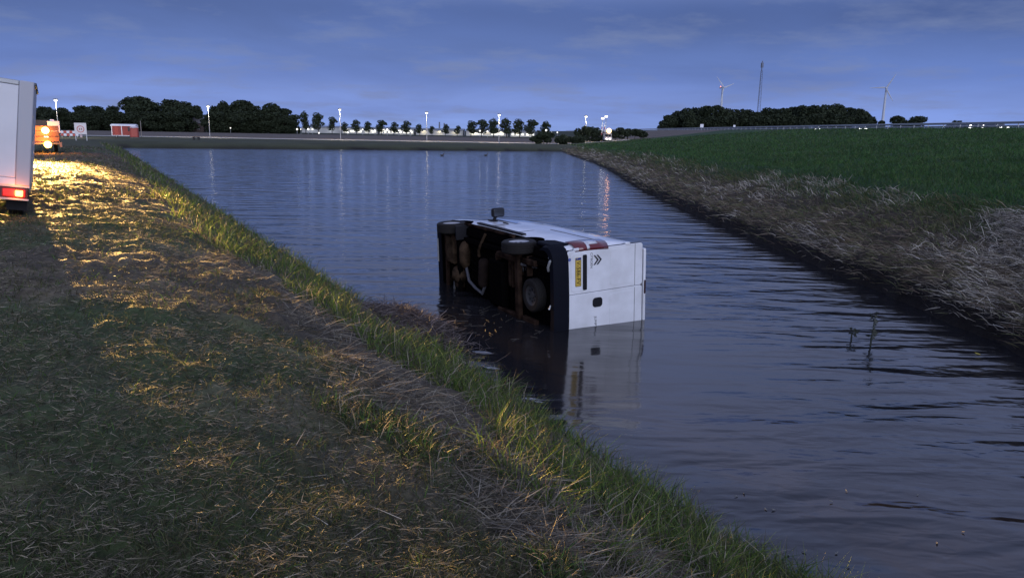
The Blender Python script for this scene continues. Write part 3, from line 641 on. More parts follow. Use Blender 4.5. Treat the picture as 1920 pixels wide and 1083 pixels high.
# ------------------------------------------------------------ street lamps
def street_lamp(u, vtop, Y, label, watts=2500):
    T = aty(u, vtop, Y); g = float(height(T[0], Y, False)); h = T[2] - g
    o = empty('street_lamp', (T[0], Y, g), label, 'street lamp', 'street lamps along the road behind the pond')
    MB().tube([(0, 0, -.1), (0, 0, 1.2), (0, 0, h - .25)], [.10, .085, .05], 10).build('pole', M_polel, o, smooth=True)
    MB().lathe([(.07, -.30), (.10, -.22), (.36, .10), (.42, .16), (.30, .26), (.001, .30)], (0, 0, h - .1), (0, 0, 1), 16).build('lantern', M_grey, o, smooth=True)
    MB().ball((0, 0, h - .12), (.27, .27, .25), 14, 8).build('lit_bulb', M_lampw, o, smooth=True)
    lamp('street_light', 'SPOT', (0, -.7, h - .45), watts, (1, .84, .62), o, .2, aim=(0, -1.0, 0), spot=math.radians(156), blend=.25)
M_polel = mat('lamp_pole', (.36, .36, .36), .45, metal=.2)
street_lamp(104, 186, 150, 'street lamp at far left behind the work trailer')
for u, v, lb in ((390, 198, 'street lamp in front of the dark wood above the small bench'), (637, 204, 'street lamp beside the first small row trees, second along the far road'),
                 (800, 210, 'street lamp among the smallest row trees, middle of the far road'), (936, 214, 'street lamp between the round row trees before the lit sheds'),
                 (1099, 217, 'street lamp rising out of the dark bushes right of the sheds')):
    street_lamp(u, v, 187, lb)

# ------------------------------------------------------------ trees
M_leaf = mat('dark_foliage', (.030, .040, .020), .8, noise=(.25, .8, (.016, .022, .011)), spec=.2)
M_leaf2 = mat('row_foliage', (.040, .052, .026), .8, noise=(.4, .8, (.022, .030, .015)), spec=.2)
M_bark = mat('bark', (.045, .036, .028), .9)
def crown_mesh(name, lobes, nleaf, size, m, seed):
    r = np.random.default_rng(seed); L = np.array(lobes, float)        # cx, cy, cz, rx, rz
    wts = L[:, 3] ** 2; idx = r.choice(len(L), nleaf, p=wts / wts.sum())
    d = r.normal(size=(nleaf, 3)); d /= np.linalg.norm(d, axis=1)[:, None]
    rr = (.55 + .5 * r.random(nleaf) ** .5)[:, None]
    c = L[idx, :3] + d * rr * np.stack([L[idx, 3], L[idx, 3], L[idx, 4]], 1)
    a = r.normal(size=(nleaf, 3)); a /= np.linalg.norm(a, axis=1)[:, None]; b2 = np.cross(a, r.normal(size=(nleaf, 3))); b2 /= np.linalg.norm(b2, axis=1)[:, None]
    sz = (size * (.6 + .8 * r.random(nleaf)))[:, None]
    V = np.stack([c - a * sz, c + b2 * sz * .6, c + a * sz, c - b2 * sz * .6], 1).reshape(-1, 3); F = np.arange(nleaf * 4).reshape(-1, 4)
    o = np_mesh(name, V, [F], m, smooth=False); return o
def make_tree(seed, width, height_, trunk_h, nl, nleaf, size, m, label, group, lobes_wide=.5):
    r = random.Random(seed); t = empty('tree', (0, 0, 0), label, 'tree', group); lob = []
    for k in range(nl):
        f = k / (nl - 1); z = trunk_h + (height_ - trunk_h) * (.12 + .78 * f); wv = width * .5 * math.sin(PI * (.18 + .72 * f)) ** .8
        a = r.random() * 6.28 + k * 2.4; rad_ = wv * r.uniform(.15, .62)
        lob.append((math.cos(a) * rad_, math.sin(a) * rad_, z, width * r.uniform(.17, .30), (height_ - trunk_h) * r.uniform(.11, .19)))
    c = crown_mesh('crown', lob, nleaf, size, m, seed); c.parent = t; CHILD.setdefault(t.name, []).append(c)
    b = MB(); b.tube([(0, 0, -.3), (.05, 0, trunk_h * .6), (0, .05, trunk_h + (height_ - trunk_h) * .5)], [width * .035, width * .028, width * .012], 8)
    for l in lob[1::2]: b.tube([(0, 0, trunk_h * .9), (l[0] * .6, l[1] * .6, (trunk_h + l[2]) / 2), (l[0], l[1], l[2])], [width * .016, width * .012, width * .005], 5)
    b.build('trunk', M_bark, t); return t
def place(proto, used, x, y, z, sx, sz, rz, label=None, group=None):
    o = proto if not used.get(proto.name) else copy_tree(proto); used[proto.name] = True
    o.location = (x, y, z); o.scale = (sx, sx, sz); o.rotation_euler = (0, 0, rz)
    if label: o['label'] = label
    if group: o['group'] = group
    return o
used = {}
NTH = ['first', 'second', 'third', 'fourth', 'fifth', 'sixth', 'seventh', 'eighth', 'ninth', 'tenth', 'eleventh', 'twelfth', 'thirteenth', 'fourteenth', 'fifteenth', 'sixteenth', 'seventeenth', 'eighteenth', 'nineteenth', 'twentieth', 'twenty-first', 'twenty-second', 'twenty-third', 'twenty-fourth', 'twenty-fifth']
LW = 'dark broadleaf tree in the dense wood behind the red site hut'
wood = [make_tree(100 + k, 11, 14, .6, 15, 3400, .55, M_leaf, LW, 'trees of the left wood') for k in range(4)]
tops = [(62, 203), (86, 200), (118, 203), (154, 199), (182, 199), (214, 199), (247, 184), (268, 182), (289, 193), (320, 187), (337, 192), (352, 207), (370, 198), (404, 199), (421, 191), (437, 197), (453, 188), (477, 198), (503, 195), (529, 204), (550, 215)]
for i, (u, v) in enumerate(tops):
    Y = 345 + rng.uniform(-8, 12); T = aty(u, v, Y); g = .9; hgt = T[2] - g
    wpx = 13 if i not in (6, 7, 9, 16, 18) else 18
    place(wood[i % 4], used, T[0], Y, g, hgt / 14 * (.8 if i in (12, 14) else 1.35), hgt / 14.2, rng.uniform(0, 6), NTH[i] + ' skyline crown from the left in the left wood')
for i, u in enumerate(np.linspace(58, 546, 40)):
    if 350 < u < 386: continue
    Y = 325 + rng.uniform(-6, 8); v = 211 + rng.uniform(-6, 6) + max(0, (u - 505) * .25); T = aty(u, v, Y); hgt = T[2] - .9
    place(wood[i % 4], used, T[0], Y, .9, hgt / 14 * 1.6, hgt / 14.2, rng.uniform(0, 6), 'lower dark tree filling the front of the left wood', 'front trees of the left wood')
RW = 'dark tree of the wood beyond the highway embankment'
rt = [(1246, 225), (1256, 216), (1271, 209), (1286, 204), (1306, 202), (1326, 199), (1348, 199), (1366, 205), (1384, 205), (1402, 206), (1417, 211), (1440, 204), (1453, 204), (1468, 203), (1484, 202), (1500, 200), (1516, 199), (1532, 198), (1548, 198), (1562, 197), (1578, 199), (1592, 202), (1606, 205), (1620, 211), (1631, 219)]
for i, (u, v) in enumerate(rt):
    Y = 440 + rng.uniform(-12, 15); T = aty(u, v, Y); hgt = T[2] - .9
    place(wood[(i * 3 + 1) % 4], used, T[0], Y, .9, hgt / 14 * 1.0, hgt / 14.2, rng.uniform(0, 6), NTH[i] + ' skyline crown from the left in the right wood', 'trees of the right wood')
for i, u in enumerate(np.linspace(1252, 1628, 20)):
    Y = 425 + rng.uniform(-6, 6); T = aty(u, 217 + rng.uniform(-4, 4), Y); hgt = T[2] - .9
    place(wood[(i + 2) % 4], used, T[0], Y, .9, hgt / 14 * 1.2, hgt / 14.2, rng.uniform(0, 6), 'lower dark tree filling the front of the right wood', 'front trees of the right wood')
for u, v, w_, lb in ((1652, 226, .6, 'low bushy tree at the foot of the right wind turbine'), (1687, 218, .9, 'left of the two round trees right of the right wind turbine'), (1720, 218, 1.0, 'right of the two round trees right of the right wind turbine'), (1797, 226, .7, 'small lone tree just showing above the guard rail far right')):
    T = aty(u, v, 420); hgt = T[2] - .9; place(wood[int(u) % 4], used, T[0], 420, .9, hgt / 14 * w_ * 1.25, hgt / 14.2, u, lb, 'lone trees beyond the highway')
rowp = [make_tree(200 + k, 6.2, 8, 1.7, 11, 1300, .30, M_leaf2, '', '') for k in range(4)]
ORD = ['first', 'second', 'third', 'fourth', 'fifth', 'sixth', 'seventh', 'eighth', 'ninth', 'tenth', 'eleventh', 'twelfth', 'thirteenth']
row = [(572, 210, 1.0), (596, 212, 1.12), (622, 219, 1.0), (645, 229, .9), (668, 225, .9), (691, 228, .9), (715, 225, 1.05), (738, 229, .95), (762, 227, .95), (787, 233, .9), (810, 236, .8), (835, 233, .85), (858, 236, .9)]
for i, (u, v, w_) in enumerate(row):
    Y = 345; T = aty(u, v, Y); hgt = T[2] - .9
    k = {0: .82, 1: .95, 2: .92}.get(i, 1.25)
    place(rowp[i % 4], used, T[0], Y, .9, hgt / 8 * w_ * k, hgt / 8.1, i * 1.7, '%s young tree from the left in the thin row after the wood' % ORD[i], 'young trees in a row before the lit sheds')
for i, (u, v, w_) in enumerate([(883, 227, 1.1), (903, 224, 1.02), (926, 223, 1.05), (950, 223, 1.05), (975, 224, 1.1), (998, 224, 1.1), (1021, 228, 1.15)]):
    Y = 320; T = aty(u, v, Y); hgt = T[2] - .9
    place(rowp[(i + 1) % 4], used, T[0], Y, .9, hgt / 8 * w_ * 1.15, hgt / 8.1, i * 2.1, '%s round dark tree from the left in the row of seven' % ORD[i], 'round trees before the lit sheds')
for p in wood + rowp:
    if not used.get(p.name): bpy.data.objects.remove(p)
# bushes at the end of the pond
def bush(u0, u1, vtop, vbase, Y, label, seed):
    c0 = aty(u0, vbase, Y); c1 = aty(u1, vbase, Y); T = aty((u0 + u1) / 2, vtop, Y); r = random.Random(seed)
    g = float(height((c0[0] + c1[0]) / 2, Y, False)); W = c1[0] - c0[0]; Hh = T[2] - g; lob = []
    for k in range(14):
        f = r.random(); e = math.sin(PI * (.12 + .76 * f)) ** .6; z = r.uniform(.2, .80) * Hh * e
        lob.append((-W / 2 + W * f, r.uniform(-.15, .15) * W, z, W * .13, Hh * .22))
    o = empty('bush', ((c0[0] + c1[0]) / 2, Y, g), label, 'bush', 'bushes at the far end of the pond')
    c = crown_mesh('foliage', lob, 2600, .26, M_leaf, seed); c.parent = o
    b = MB()
    for l in lob[:6]: b.tube([(l[0] * .7, l[1] * .5, -.2), (l[0], l[1], l[2])], [.07, .03], 5)
    b.build('stem', M_bark, o)
bush(1000, 1058, 248, 262, 172, 'long low dark bush at the right end of the far bank', 301)
bush(1040, 1092, 246, 262, 176, 'middle dark bush left of the bright work lamp', 304)
bush(1076, 1136, 235, 262, 180, 'tall rounded dark bush just left of the bright work lamp', 302)
bush(1144, 1206, 237, 260, 180, 'rounded dark bush just right of the bright work lamp', 303)

# ------------------------------------------------------------ lit sheds and yard lamps behind the row of trees
M_shed = mat('shed_cladding', (.42, .41, .38), .7); M_shedroof = mat('shed_roof', (.16, .18, .20), .6)
M_win = mat('lit_window', (.8, .8, .7), .5, emit=(1, .93, .72), es=.6)
def shed(u0, u1, Y, zt, label, warm, nl, nw, pw):
    x0 = aty(u0, 248, Y)[0]; x1 = aty(u1, 248, Y)[0]; g = .9; o = empty('shed', ((x0 + x1) / 2, Y, g), label, 'shed', 'lit sheds behind the row of trees'); W = (x1 - x0) / 2; Hh = zt - g
    MB().box((-W, 0, 0), (W, 16, Hh - .3)).build('wall', M_shed, o)
    rf = MB(); rf.prism([(-.4, Hh - .3), (16.4, Hh - .3), (8, Hh + .55)], lambda p, s: Vector((-W - .4 if s == 0 else W + .4, p[0], p[1]))); rf.build('roof', M_shedroof, o)
    for k in range(nw):
        x = -W + 2 * W * (k + .5) / nw; ww = W / nw * .62
        f = MB().box((x - ww, -.05, .5), (x + ww, .02, Hh * .62)).build('window', M_dgrey, o); MB().box((x - ww + .08, -.08, .6), (x + ww - .08, -.052, Hh * .62 - .1)).build('pane', M_win, f)
    for k in range(nl):
        x = -W + 2 * W * (k + .5) / nl
        a = MB().box((x - .25, -.5, Hh - .75), (x + .25, -.02, Hh - .5)).build('wall_lamp', M_grey, o); MB().box((x - .22, -.48, Hh - .80), (x + .22, -.1, Hh - .752)).build('lit_lens', M_yard, a)
        lamp('wall_light', 'SPOT', (x, -1.3, Hh - .9), pw, warm, o, .2, aim=(x, .3, .2), spot=math.radians(140), blend=.5)
shed(566, 640, 415, 4.2, 'dim grey shed behind the three tall young trees', (.8, .9, 1), 2, 0, 60)
shed(641, 708, 410, 4.0, 'pale grey shed with small bright windows under the first row trees', (1, .95, .85), 3, 5, 75)
shed(712, 776, 405, 4.1, 'brightly lit shed with many windows before the middle row trees', (1, .92, .72), 4, 9, 90)
shed(780, 868, 400, 3.9, 'long shed with three yellow pools of lamp light on its wall', (1, .86, .52), 3, 0, 140)
shed(874, 952, 395, 3.9, 'yellow lit long shed behind the round trees', (1, .86, .52), 3, 2, 130)
shed(957, 1003, 390, 3.8, 'short lit shed with gable windows at the right end', (1, .92, .70), 2, 5, 90)
def dot(u, v, Y, label, r=.35, name='yard_lamp'):
    T = aty(u, v, Y); o = empty(name, (T[0], Y, .9), label, 'yard lamp', 'yard lamps around the sheds'); h = max(T[2] - .9, .6)
    MB().tube([(0, 0, 0), (0, 0, h)], .07, 6).build('pole', M_grey, o); MB().ball((0, 0, h), r, 10, 6).build('lit_bulb', M_yard, o, smooth=True)
for i, (u, v, r, lb) in enumerate([(432, 239.5, .30, 'lone white yard lamp at the foot of the dark wood'), (557, 242, .42, 'white yard lamp at the right edge of the wood'), (564, 242, .25, 'small yard lamp just left of the first young tree'),
        (578, 242, .45, 'bright yard lamp between the first two young trees'), (586, 242.5, .3, 'faint yard lamp left of the second young tree'), (598, 249, .36, 'low yard lamp under the second young tree'), (652, 248, .36, 'low yard lamp right of the second street lamp'),
        (680, 242.5, .3, 'yard lamp left of the sixth young tree'), (703, 244, .3, 'yard lamp between sixth and seventh young trees'), (726, 243, .5, 'bright yard lamp right of the seventh young tree'), (748, 244.5, .3, 'yard lamp left of the ninth young tree'),
        (770, 245, .35, 'yard lamp right of the ninth young tree'), (900, 245, .36, 'yard lamp beside the second round tree'), (914, 246, .36, 'yard lamp between second and third round trees'), (1024, 244, .42, 'yard lamp in front of the last round tree'), (1034, 248.5, .32, 'low yard lamp right of the last round tree'), (1045, 248, .3, 'rightmost yard lamp above the low bushes')]):
    dot(u, v, 318 if u < 900 else 310, lb, r * .9)
# farmhouse half hidden in the wood
T = aty(366, 219, 338); HS = empty('farmhouse', (T[0], 333, .9), 'small house with pale roof half hidden among the dark trees', 'house', rz=.25); hh = aty(366, 220, 333)[2] - .9
MB().box((-5, 0, 0), (5, 7, hh * .6)).build('wall', mat('house_brick', (.05, .034, .028), .8), HS)
rf = MB(); rf.prism([(-.4, hh * .6), (7.4, hh * .6), (3.5, hh)], lambda p, s: Vector((-5.3 if s == 0 else 5.3, p[0], p[1]))); rf.build('roof', mat('house_roof', (.085, .08, .082), .7), HS)
for x in (-3, 0, 3): f = MB().box((x - .6, -.06, 1.0), (x + .6, .02, 2.3)).build('window', M_dgrey, HS); MB().box((x - .5, -.08, 1.1), (x + .5, -.061, 2.2)).build('pane', M_glass, f)
# two far chimneys
for u, v, lb in ((824, 228, 'left of two thin distant chimneys behind the row trees'), (833, 230, 'right of two thin distant chimneys behind the row trees')):
    T = aty(u, v, 1300); b = MB(); b.lathe([(1.5, 0), (1.1, T[2] - 1.5), (1.3, T[2] - 1.4), (1.3, T[2] - .9), (.9, T[2] - .9)], (T[0], 1300, .5), (0, 0, 1), 10)
    tag(b.build('chimney', mat('chimney_grey', (.16, .17, .20), .8), smooth=True), lb, 'chimney', 'distant chimneys')

# ------------------------------------------------------------ roadworks light at the bushes
P = aty(1141, 262, 174); g = float(height(P[0], 174, False))
MT = empty('maintenance_van', (P[0], 174, g), 'small work van with a glaring headlamp between the two round bushes', 'van')
MB().box((-.85, .6, .35), (.85, 4.2, 1.0)).build('body', mat('van_pale', (.5, .48, .46), .4), MT, bevel=.06)
MB().box((-.8, 1.2, 1.01), (.8, 4.1, 1.75)).build('cabin', mat('van_pale2', (.5, .48, .46), .4), MT, bevel=.08)
MB().box((-.68, 1.14, 1.08), (.68, 1.19, 1.6)).build('windscreen', M_glass, MT)
for x in (-.72, .72):
    for y in (1.2, 3.4): wheel(MT, (x, y, .32), (1 if x > 0 else -1, 0, 0), .32, .2)
hl = aty(1141, 245, 173.5)
MB().tube([(0, 1.0, 1.0), (0, .6, hl[2] - g)], .05, 6).build('lamp_stalk', M_grey, MT)
MB().ball((0, -.1, hl[2] - g), (.60, .3, .60), 14, 8).build('beacon', mat('lit_beacon', (.9, .6, .4), .4, emit=(1, .58, .32), es=1.8), MT, smooth=True)
for x in (-.35, .35): MB().ball((x, .55, .55), (.16, .08, .13), 10, 6).build('headlamp', M_lampw2, MT, smooth=True)
lamp('beacon_light', 'POINT', (0, -.9, hl[2] - g), 35, (1, .45, .2), MT, .2)
for u, v, lb in ((1130, 223, 'left of the twin floodlights behind the bright work lamp'), (1136.5, 219.5, 'right and taller of the twin floodlights behind the bright work lamp')):
    T = aty(u, v, 186); g2 = float(height(T[0], 186, False)); o = empty('floodlight', (T[0], 186, g2), lb, 'floodlight', 'twin floodlights by the bushes'); h = T[2] - g2
    MB().tube([(0, 0, 0), (0, 0, h)], [.09, .06], 8).build('pole', M_polel, o); MB().box((-.4, -.12, h - .1), (.4, .1, h + .4)).build('head', M_grey, o, bevel=.04)
    MB().box((-.36, -.16, h - .06), (.36, -.122, h + .36)).build('lit_lens', M_yard, o); lamp('floodlight_light', 'SPOT', (0, -.8, h - .2), 500, (1, .95, .85), o, .2, aim=(0, -3, 0), spot=math.radians(130), blend=.4)
for u, lb in ((1129, 'left red and white striped pole by the bright work lamp'), (1133.5, 'right red and white striped pole by the bright work lamp')):
    T = aty(u, 232, 182); g2 = float(height(T[0], 182, False)); o = empty('striped_pole', (T[0], 182, g2), lb, 'pole', 'striped poles by the bushes'); h = (T[2] - g2) / 6
    for k in range(6): MB().tube([(0, 0, k * h), (0, 0, (k + 1) * h - .01)], .085, 8).build('band', M_whiteplain if k % 2 else mat('pole_red', (.45, .04, .04), .5), o)

# ------------------------------------------------------------ highway furniture
def guard_rail(x, y0, y1, label):
    o = empty('guard_rail', (x, y0, 4.95), label, 'guard rail', 'guard rails along the highway'); n = 60; ysr = np.geomspace(1, 1 + (y1 - y0) / 20, n); ysr = (ysr - 1) * 20
    prof = [(0, .46), (-.06, .50), (-.06, .56), (0, .60), (-.06, .66), (-.06, .72), (0, .76), (.03, .76), (.03, .46)]
    vs = [(p[0], y, p[1]) for y in ysr for p in prof]; m_ = len(prof)
    fs = [(i * m_ + k, i * m_ + (k + 1) % m_, (i + 1) * m_ + (k + 1) % m_, (i + 1) * m_ + k) for i in range(n - 1) for k in range(m_)]
    MB().add(vs, fs).build('beam', M_grey, o)
    k = 0
    while k * 4 < (y1 - y0):
        if k < 60: MB().box((.035, k * 4, -.3), (.12, k * 4 + .08, .70)).build('post', M_grey, o)
        k += 1
    pb = MB()
    for j in range(60, int((y1 - y0) / 4)): pb.box((.035, j * 4, -.3), (.12, j * 4 + .08, .70))
    tag(pb.build('post', M_grey, o), kind='stuff')
guard_rail(59.6, 40, 900, 'long steel guard rail on the near edge of the highway')
guard_rail(74.5, 40, 900, 'long steel guard rail in the middle of the highway')
def car(u, v, label, cat='car', dark=True, s=1.0):
    d = ray(u, v); X = 80.0; t = X / d[0]; Y = t * d[1]
    o = empty('car', (X, Y, 4.966), label, cat, 'cars on the highway'); pm = mat('car_paint', (.05, .055, .065), .35, coat=.7)
    MB().prism([(0, .25), (0, .62), (.15, .80), (1.1, .92), (1.75, 1.38), (3.3, 1.42), (4.1, .98), (4.35, .9), (4.35, .25)], lambda p, sd_: Vector((-.85 if sd_ == 0 else .85, p[0], p[1]))).build('body', pm, o, bevel=.06)
    for sg in (-.856, .846): MB().prism([(1.35, .95), (1.85, 1.30), (3.2, 1.34), (3.7, .98)], lambda p, sd_: Vector((sg + .01 * sd_, p[0], p[1]))).build('side_window', M_glass, o)
    MB().prism([(-.68, 0), (.68, 0), (.6, 1), (-.6, 1)], lambda p, sd_: Vector((p[0], 1.12 + p[1] * .55 - .03 + .02 * sd_, .95 + p[1] * .37))).build('windscreen', M_glass, o)
    for x in (-.78, .78):
        for y in (.85, 3.45): wheel(o, (x, y, .31), (1 if x > 0 else -1, 0, 0), .31, .19)
    for x in (-.62, .62): MB().ball((x, -.02, .64), (.20 * s, .10, .15 * s), 12, 8).build('headlamp', M_head, o, smooth=True)
car(1618, 241, 'car with white headlights on the highway below the right wind turbine', s=1.5)
car(1533, 240, 'farthest car with faint headlights below the wood on the highway', s=.9)
car(1806, 238.5, 'car with one small headlight showing left of the brightest car', s=1.2)
car(1829, 239, 'car with the brightest headlights behind the guard rail', s=2.9)
car(1852, 239, 'car close behind the brightest car behind the guard rail', s=2.2)
car(1883, 239, 'rightmost car with small headlights behind the guard rail', s=1.2)
for u, v, lb in ((1316, 235.5, 'small white square sign at the left end of the guard rail'), (1377, 236, 'smaller pale sign on the highway below the wood')):
    T = aty(u, v, 260); o = empty('highway_sign', (T[0], 260, 4.9 if T[0] > 58 else float(height(T[0], 260, False))), lb, 'sign', 'small signs by the highway'); h = T[2] - o.location.z; w_ = .55 if u < 1350 else .35
    MB().tube([(0, .06, 0), (0, .06, h + w_)], .05, 6).build('post', M_grey, o); MB().box((-w_, -.02, h - w_), (w_, .02, h + w_)).build('panel', M_whiteplain, o)

# ------------------------------------------------------------ telecom mast and wind turbines
T = aty(1433, 114, 520); MX, MH = T[0] - 1.2, T[2]
MA = empty('telecom_mast', (MX, 520, .9), 'tall slender lattice mast rising between the two parts of the wood', 'mast'); M_mast = mat('mast_steel', (.13, .14, .17), .6)
legs = [(-1.35, -.8), (1.35, -.8), (0, 1.5)]; HB = MH * .86
def lp(k, z): f = 1 - .55 * z / HB; return Vector((legs[k][0] * f, legs[k][1] * f, z))
for k in range(3): MB().tube([lp(k, 0), lp(k, HB)], .11, 6).build('leg', M_mast, MA)
nb = 18; br = [MB(), MB(), MB()]
for j in range(nb):
    z0, z1 = HB * j / nb, HB * (j + 1) / nb
    for k in range(3):
        b = MB(); b.tube([lp(k, z0), lp((k + 1) % 3, z1)], .05, 4); b.tube([lp((k + 1) % 3, z1), lp(k, z1)], .045, 4); b.build('brace', M_mast, MA)
MB().tube([(0, 0, HB), (0, 0, MH - .9)], [.35, .28], 8).build('top_pole', M_mast, MA)
for k in range(3):
    a = k * 2.1; MB().box((math.cos(a) * .7 - .2, math.sin(a) * .7 - .2, MH * .90), (math.cos(a) * .7 + .2, math.sin(a) * .7 + .2, MH * .96)).build('antenna', M_mast, MA)
M_turb = mat('turbine_white', (.50, .52, .56), .6); M_redl = mat('lit_red_beacon', (.8, .1, .1), .4, emit=(1, .22, .12), es=4)
def turbine(u, v, Y, blades_, yaw, label):
    T = aty(u, v, Y); o = empty('wind_turbine', (T[0], Y, .9), label, 'wind turbine', 'wind turbines on the horizon'); h = T[2] - .9
    MB().tube([(0, 0, 0), (0, 0, h - 1.2)], [3.6, 1.9], 16).build('tower', M_turb, o, smooth=True)
    hub = bpy.data.objects.new('rotor_head', None); COL.objects.link(hub); hub.parent = o; hub.location = (0, 0, h); hub.rotation_euler = (0, 0, yaw)
    MB().box((-1.7, -3, -1.7), (1.7, 9, 1.8)).build('nacelle', M_turb, hub, bevel=.5)
    MB().ball((0, -4, 0), (1.7, 2.2, 1.7), 12, 8).build('spinner', M_turb, hub, smooth=True)
    for a, ln in blades_:
        a = math.radians(a); dx, dz = math.sin(a), math.cos(a); px_, pz_ = dz, -dx; b = MB(); vs = []
        for f, w_, th in ((0, 1.7, 1.4), (.15, 3.0, 1.2), (.5, 2.1, .8), (1, .7, .4)):
            for (s1, s2) in ((-.4, 0), (0, 1), (.8, 0), (0, -1)): vs.append((dx * ln * f + px_ * w_ * s1, -4 + th * s2 * .5, dz * ln * f + pz_ * w_ * s1))
        fs = [(i * 4 + k, i * 4 + (k + 1) % 4, (i + 1) * 4 + (k + 1) % 4, (i + 1) * 4 + k) for i in range(3) for k in range(4)] + [(12, 13, 14, 15)]
        b.add(vs, fs).build('blade', M_turb, hub)
    MB().ball((0, 6.5, 2.6), 1.0, 10, 6).build('red_beacon', M_redl, hub, smooth=True)
turbine(1355, 164, 1800, [(-48, 34), (72, 34), (192, 34)], math.radians(32), 'left wind turbine standing behind the wood near the mast')
turbine(1662, 164.5, 1750, [(-90, 34), (30, 34), (150, 34)], math.radians(-34), 'right wind turbine standing clear of the wood')

# ------------------------------------------------------------ grass, straw and reeds
M_blade = col_mat('grass_blades', .7, .25); M_straw = col_mat('dry_straw', .8, .1)
def scatter(n, r0, r1, a0, a1):
    r = np.exp(rng.uniform(math.log(r0), math.log(r1), n)); a = np.radians(rng.uniform(a0, a1, n)); return r * np.sin(a), r * np.cos(a), r
def blades(name, x, y, z, length, width, elev, azim, bend, col, m, label=None):
    n = len(x); base = np.stack([x, y, z], 1); ce, se = np.cos(elev), np.sin(elev)
    d = np.stack([ce * np.sin(azim), ce * np.cos(azim), se], 1); sd_ = rng.normal(size=(n, 3)); sd_ -= (sd_ * d).sum(1)[:, None] * d; sd_ /= np.linalg.norm(sd_, axis=1)[:, None]
    L = length[:, None]; w = width[:, None]; hv = np.stack([np.sin(azim), np.cos(azim), -.35 * np.ones(n)], 1)
    mid = base + d * L * .55; tip = base + d * L + hv * L * bend[:, None]
    V = np.stack([base - sd_ * w * .5, base + sd_ * w * .5, mid - sd_ * w * .42, mid + sd_ * w * .42, tip], 1).reshape(-1, 3); i = np.arange(n)[:, None] * 5
    Q = np.concatenate([i, i + 1, i + 3, i + 2], 1); T3 = np.concatenate([i + 2, i + 3, i + 4], 1)
    C = np.repeat(col, 5, 0); o = np_mesh(name, V, [Q, T3], m, C, smooth=True); return tag(o, label, None, None, 'stuff')
def pick(pal, n, var=.35, wts=None):
    pal = np.array(pal); c = pal[rng.choice(len(pal), n, p=wts)]; return c * (1 - var + 2 * var * rng.random((n, 1)))
GREEN = [(.070, .125, .022), (.110, .165, .032), (.048, .090, .020), (.17, .20, .05)]
DGREEN = [(.030, .080, .020), (.048, .100, .024), (.022, .058, .016), (.06, .085, .03)]
STRAW = [(.22, .19, .135), (.31, .275, .21), (.145, .122, .09), (.085, .070, .052)]
OLIVE = [(.066, .076, .028), (.048, .066, .024), (.086, .082, .040), (.050, .046, .030)]
GREYR = [(.165, .145, .115), (.26, .235, .19), (.095, .080, .062), (.34, .315, .27)]
# mown turf on the left
x, y, r = scatter(400000, 2.0, 75, -60, 32); s, rr_, q = zones(x, y); patch = fbm(x * .9, y * .9, 3, 71); k = (s > 2.9 + 1.2 * (patch - .5)) & (q < 0) & (rr_ < 0); x, y, r, s, patch = x[k], y[k], r[k], s[k], patch[k]; n = len(x)
g2 = fbm(x * .5, y * .5, 3, 72); isg = rng.random(n) < sm(.36, .62, g2) * np.where(r > 10, .38, .62) + np.where(r > 10, .10, .22)
lod = .62 + r * .085
ln = np.where(isg, rng.uniform(.04, .085, n), rng.uniform(.015, .055, n)) * (1 + r * .045); wd = np.where(isg, .0045, .0032) * lod
el = np.where(isg, rng.uniform(.5, 1.4, n), rng.uniform(-.05, .40, n))
co = np.where(isg[:, None], pick(GREEN[2:3] + OLIVE + [(.075, .068, .038)], n, .5), pick(STRAW + [(.20, .185, .15), (.035, .030, .020)], n, .5, [.16, .07, .27, .24, .10, .16]))
blades('mown_grass', x, y, height(x, y) - .008, ln, wd, el, rng.uniform(0, 6.28, n), rng.uniform(0, .4, n), co * 1.15, M_blade)
# little heaps of cut hay left by the mower
cxy = scatter(5200, 2.4, 48, -56, 26); s0 = zones(cxy[0], cxy[1])[0]; kk = s0 > 2.6; cx_, cy_, cr_ = cxy[0][kk], cxy[1][kk], cxy[2][kk]; m0 = len(cx_); per = 34
ci = np.repeat(np.arange(m0), per); n = len(ci); tw = rng.uniform(.06, .20, m0)[ci] * (1 + .012 * cr_[ci]); ax_ = rng.normal(0, 1, n) * tw * 1.35; ay_ = rng.normal(0, 1, n) * tw * .6; x = cx_[ci] + ax_; y = cy_[ci] + ay_; r = cr_[ci]
zz_ = height(x, y) + rng.random(n) * .105 * np.exp(-((ax_ / (1.35 * tw)) ** 2 + (ay_ / (.6 * tw)) ** 2) * .5) * (1 + .012 * r)
tone = np.array([(.17, .145, .10), (.10, .088, .060), (.05, .050, .028), (.23, .20, .145)])[rng.integers(0, 4, m0)][ci]
blades('hay_heaps', x, y, zz_, rng.uniform(.018, .060, n) * (1 + r * .055), .0028 * (.7 + r * .085), rng.uniform(-.3, .5, n), rng.normal(1.57, .9, n) + PI * rng.integers(0, 2, n), rng.uniform(-.1, .4, n), tone * rng.uniform(.55, 1.35, (n, 1)), M_straw)
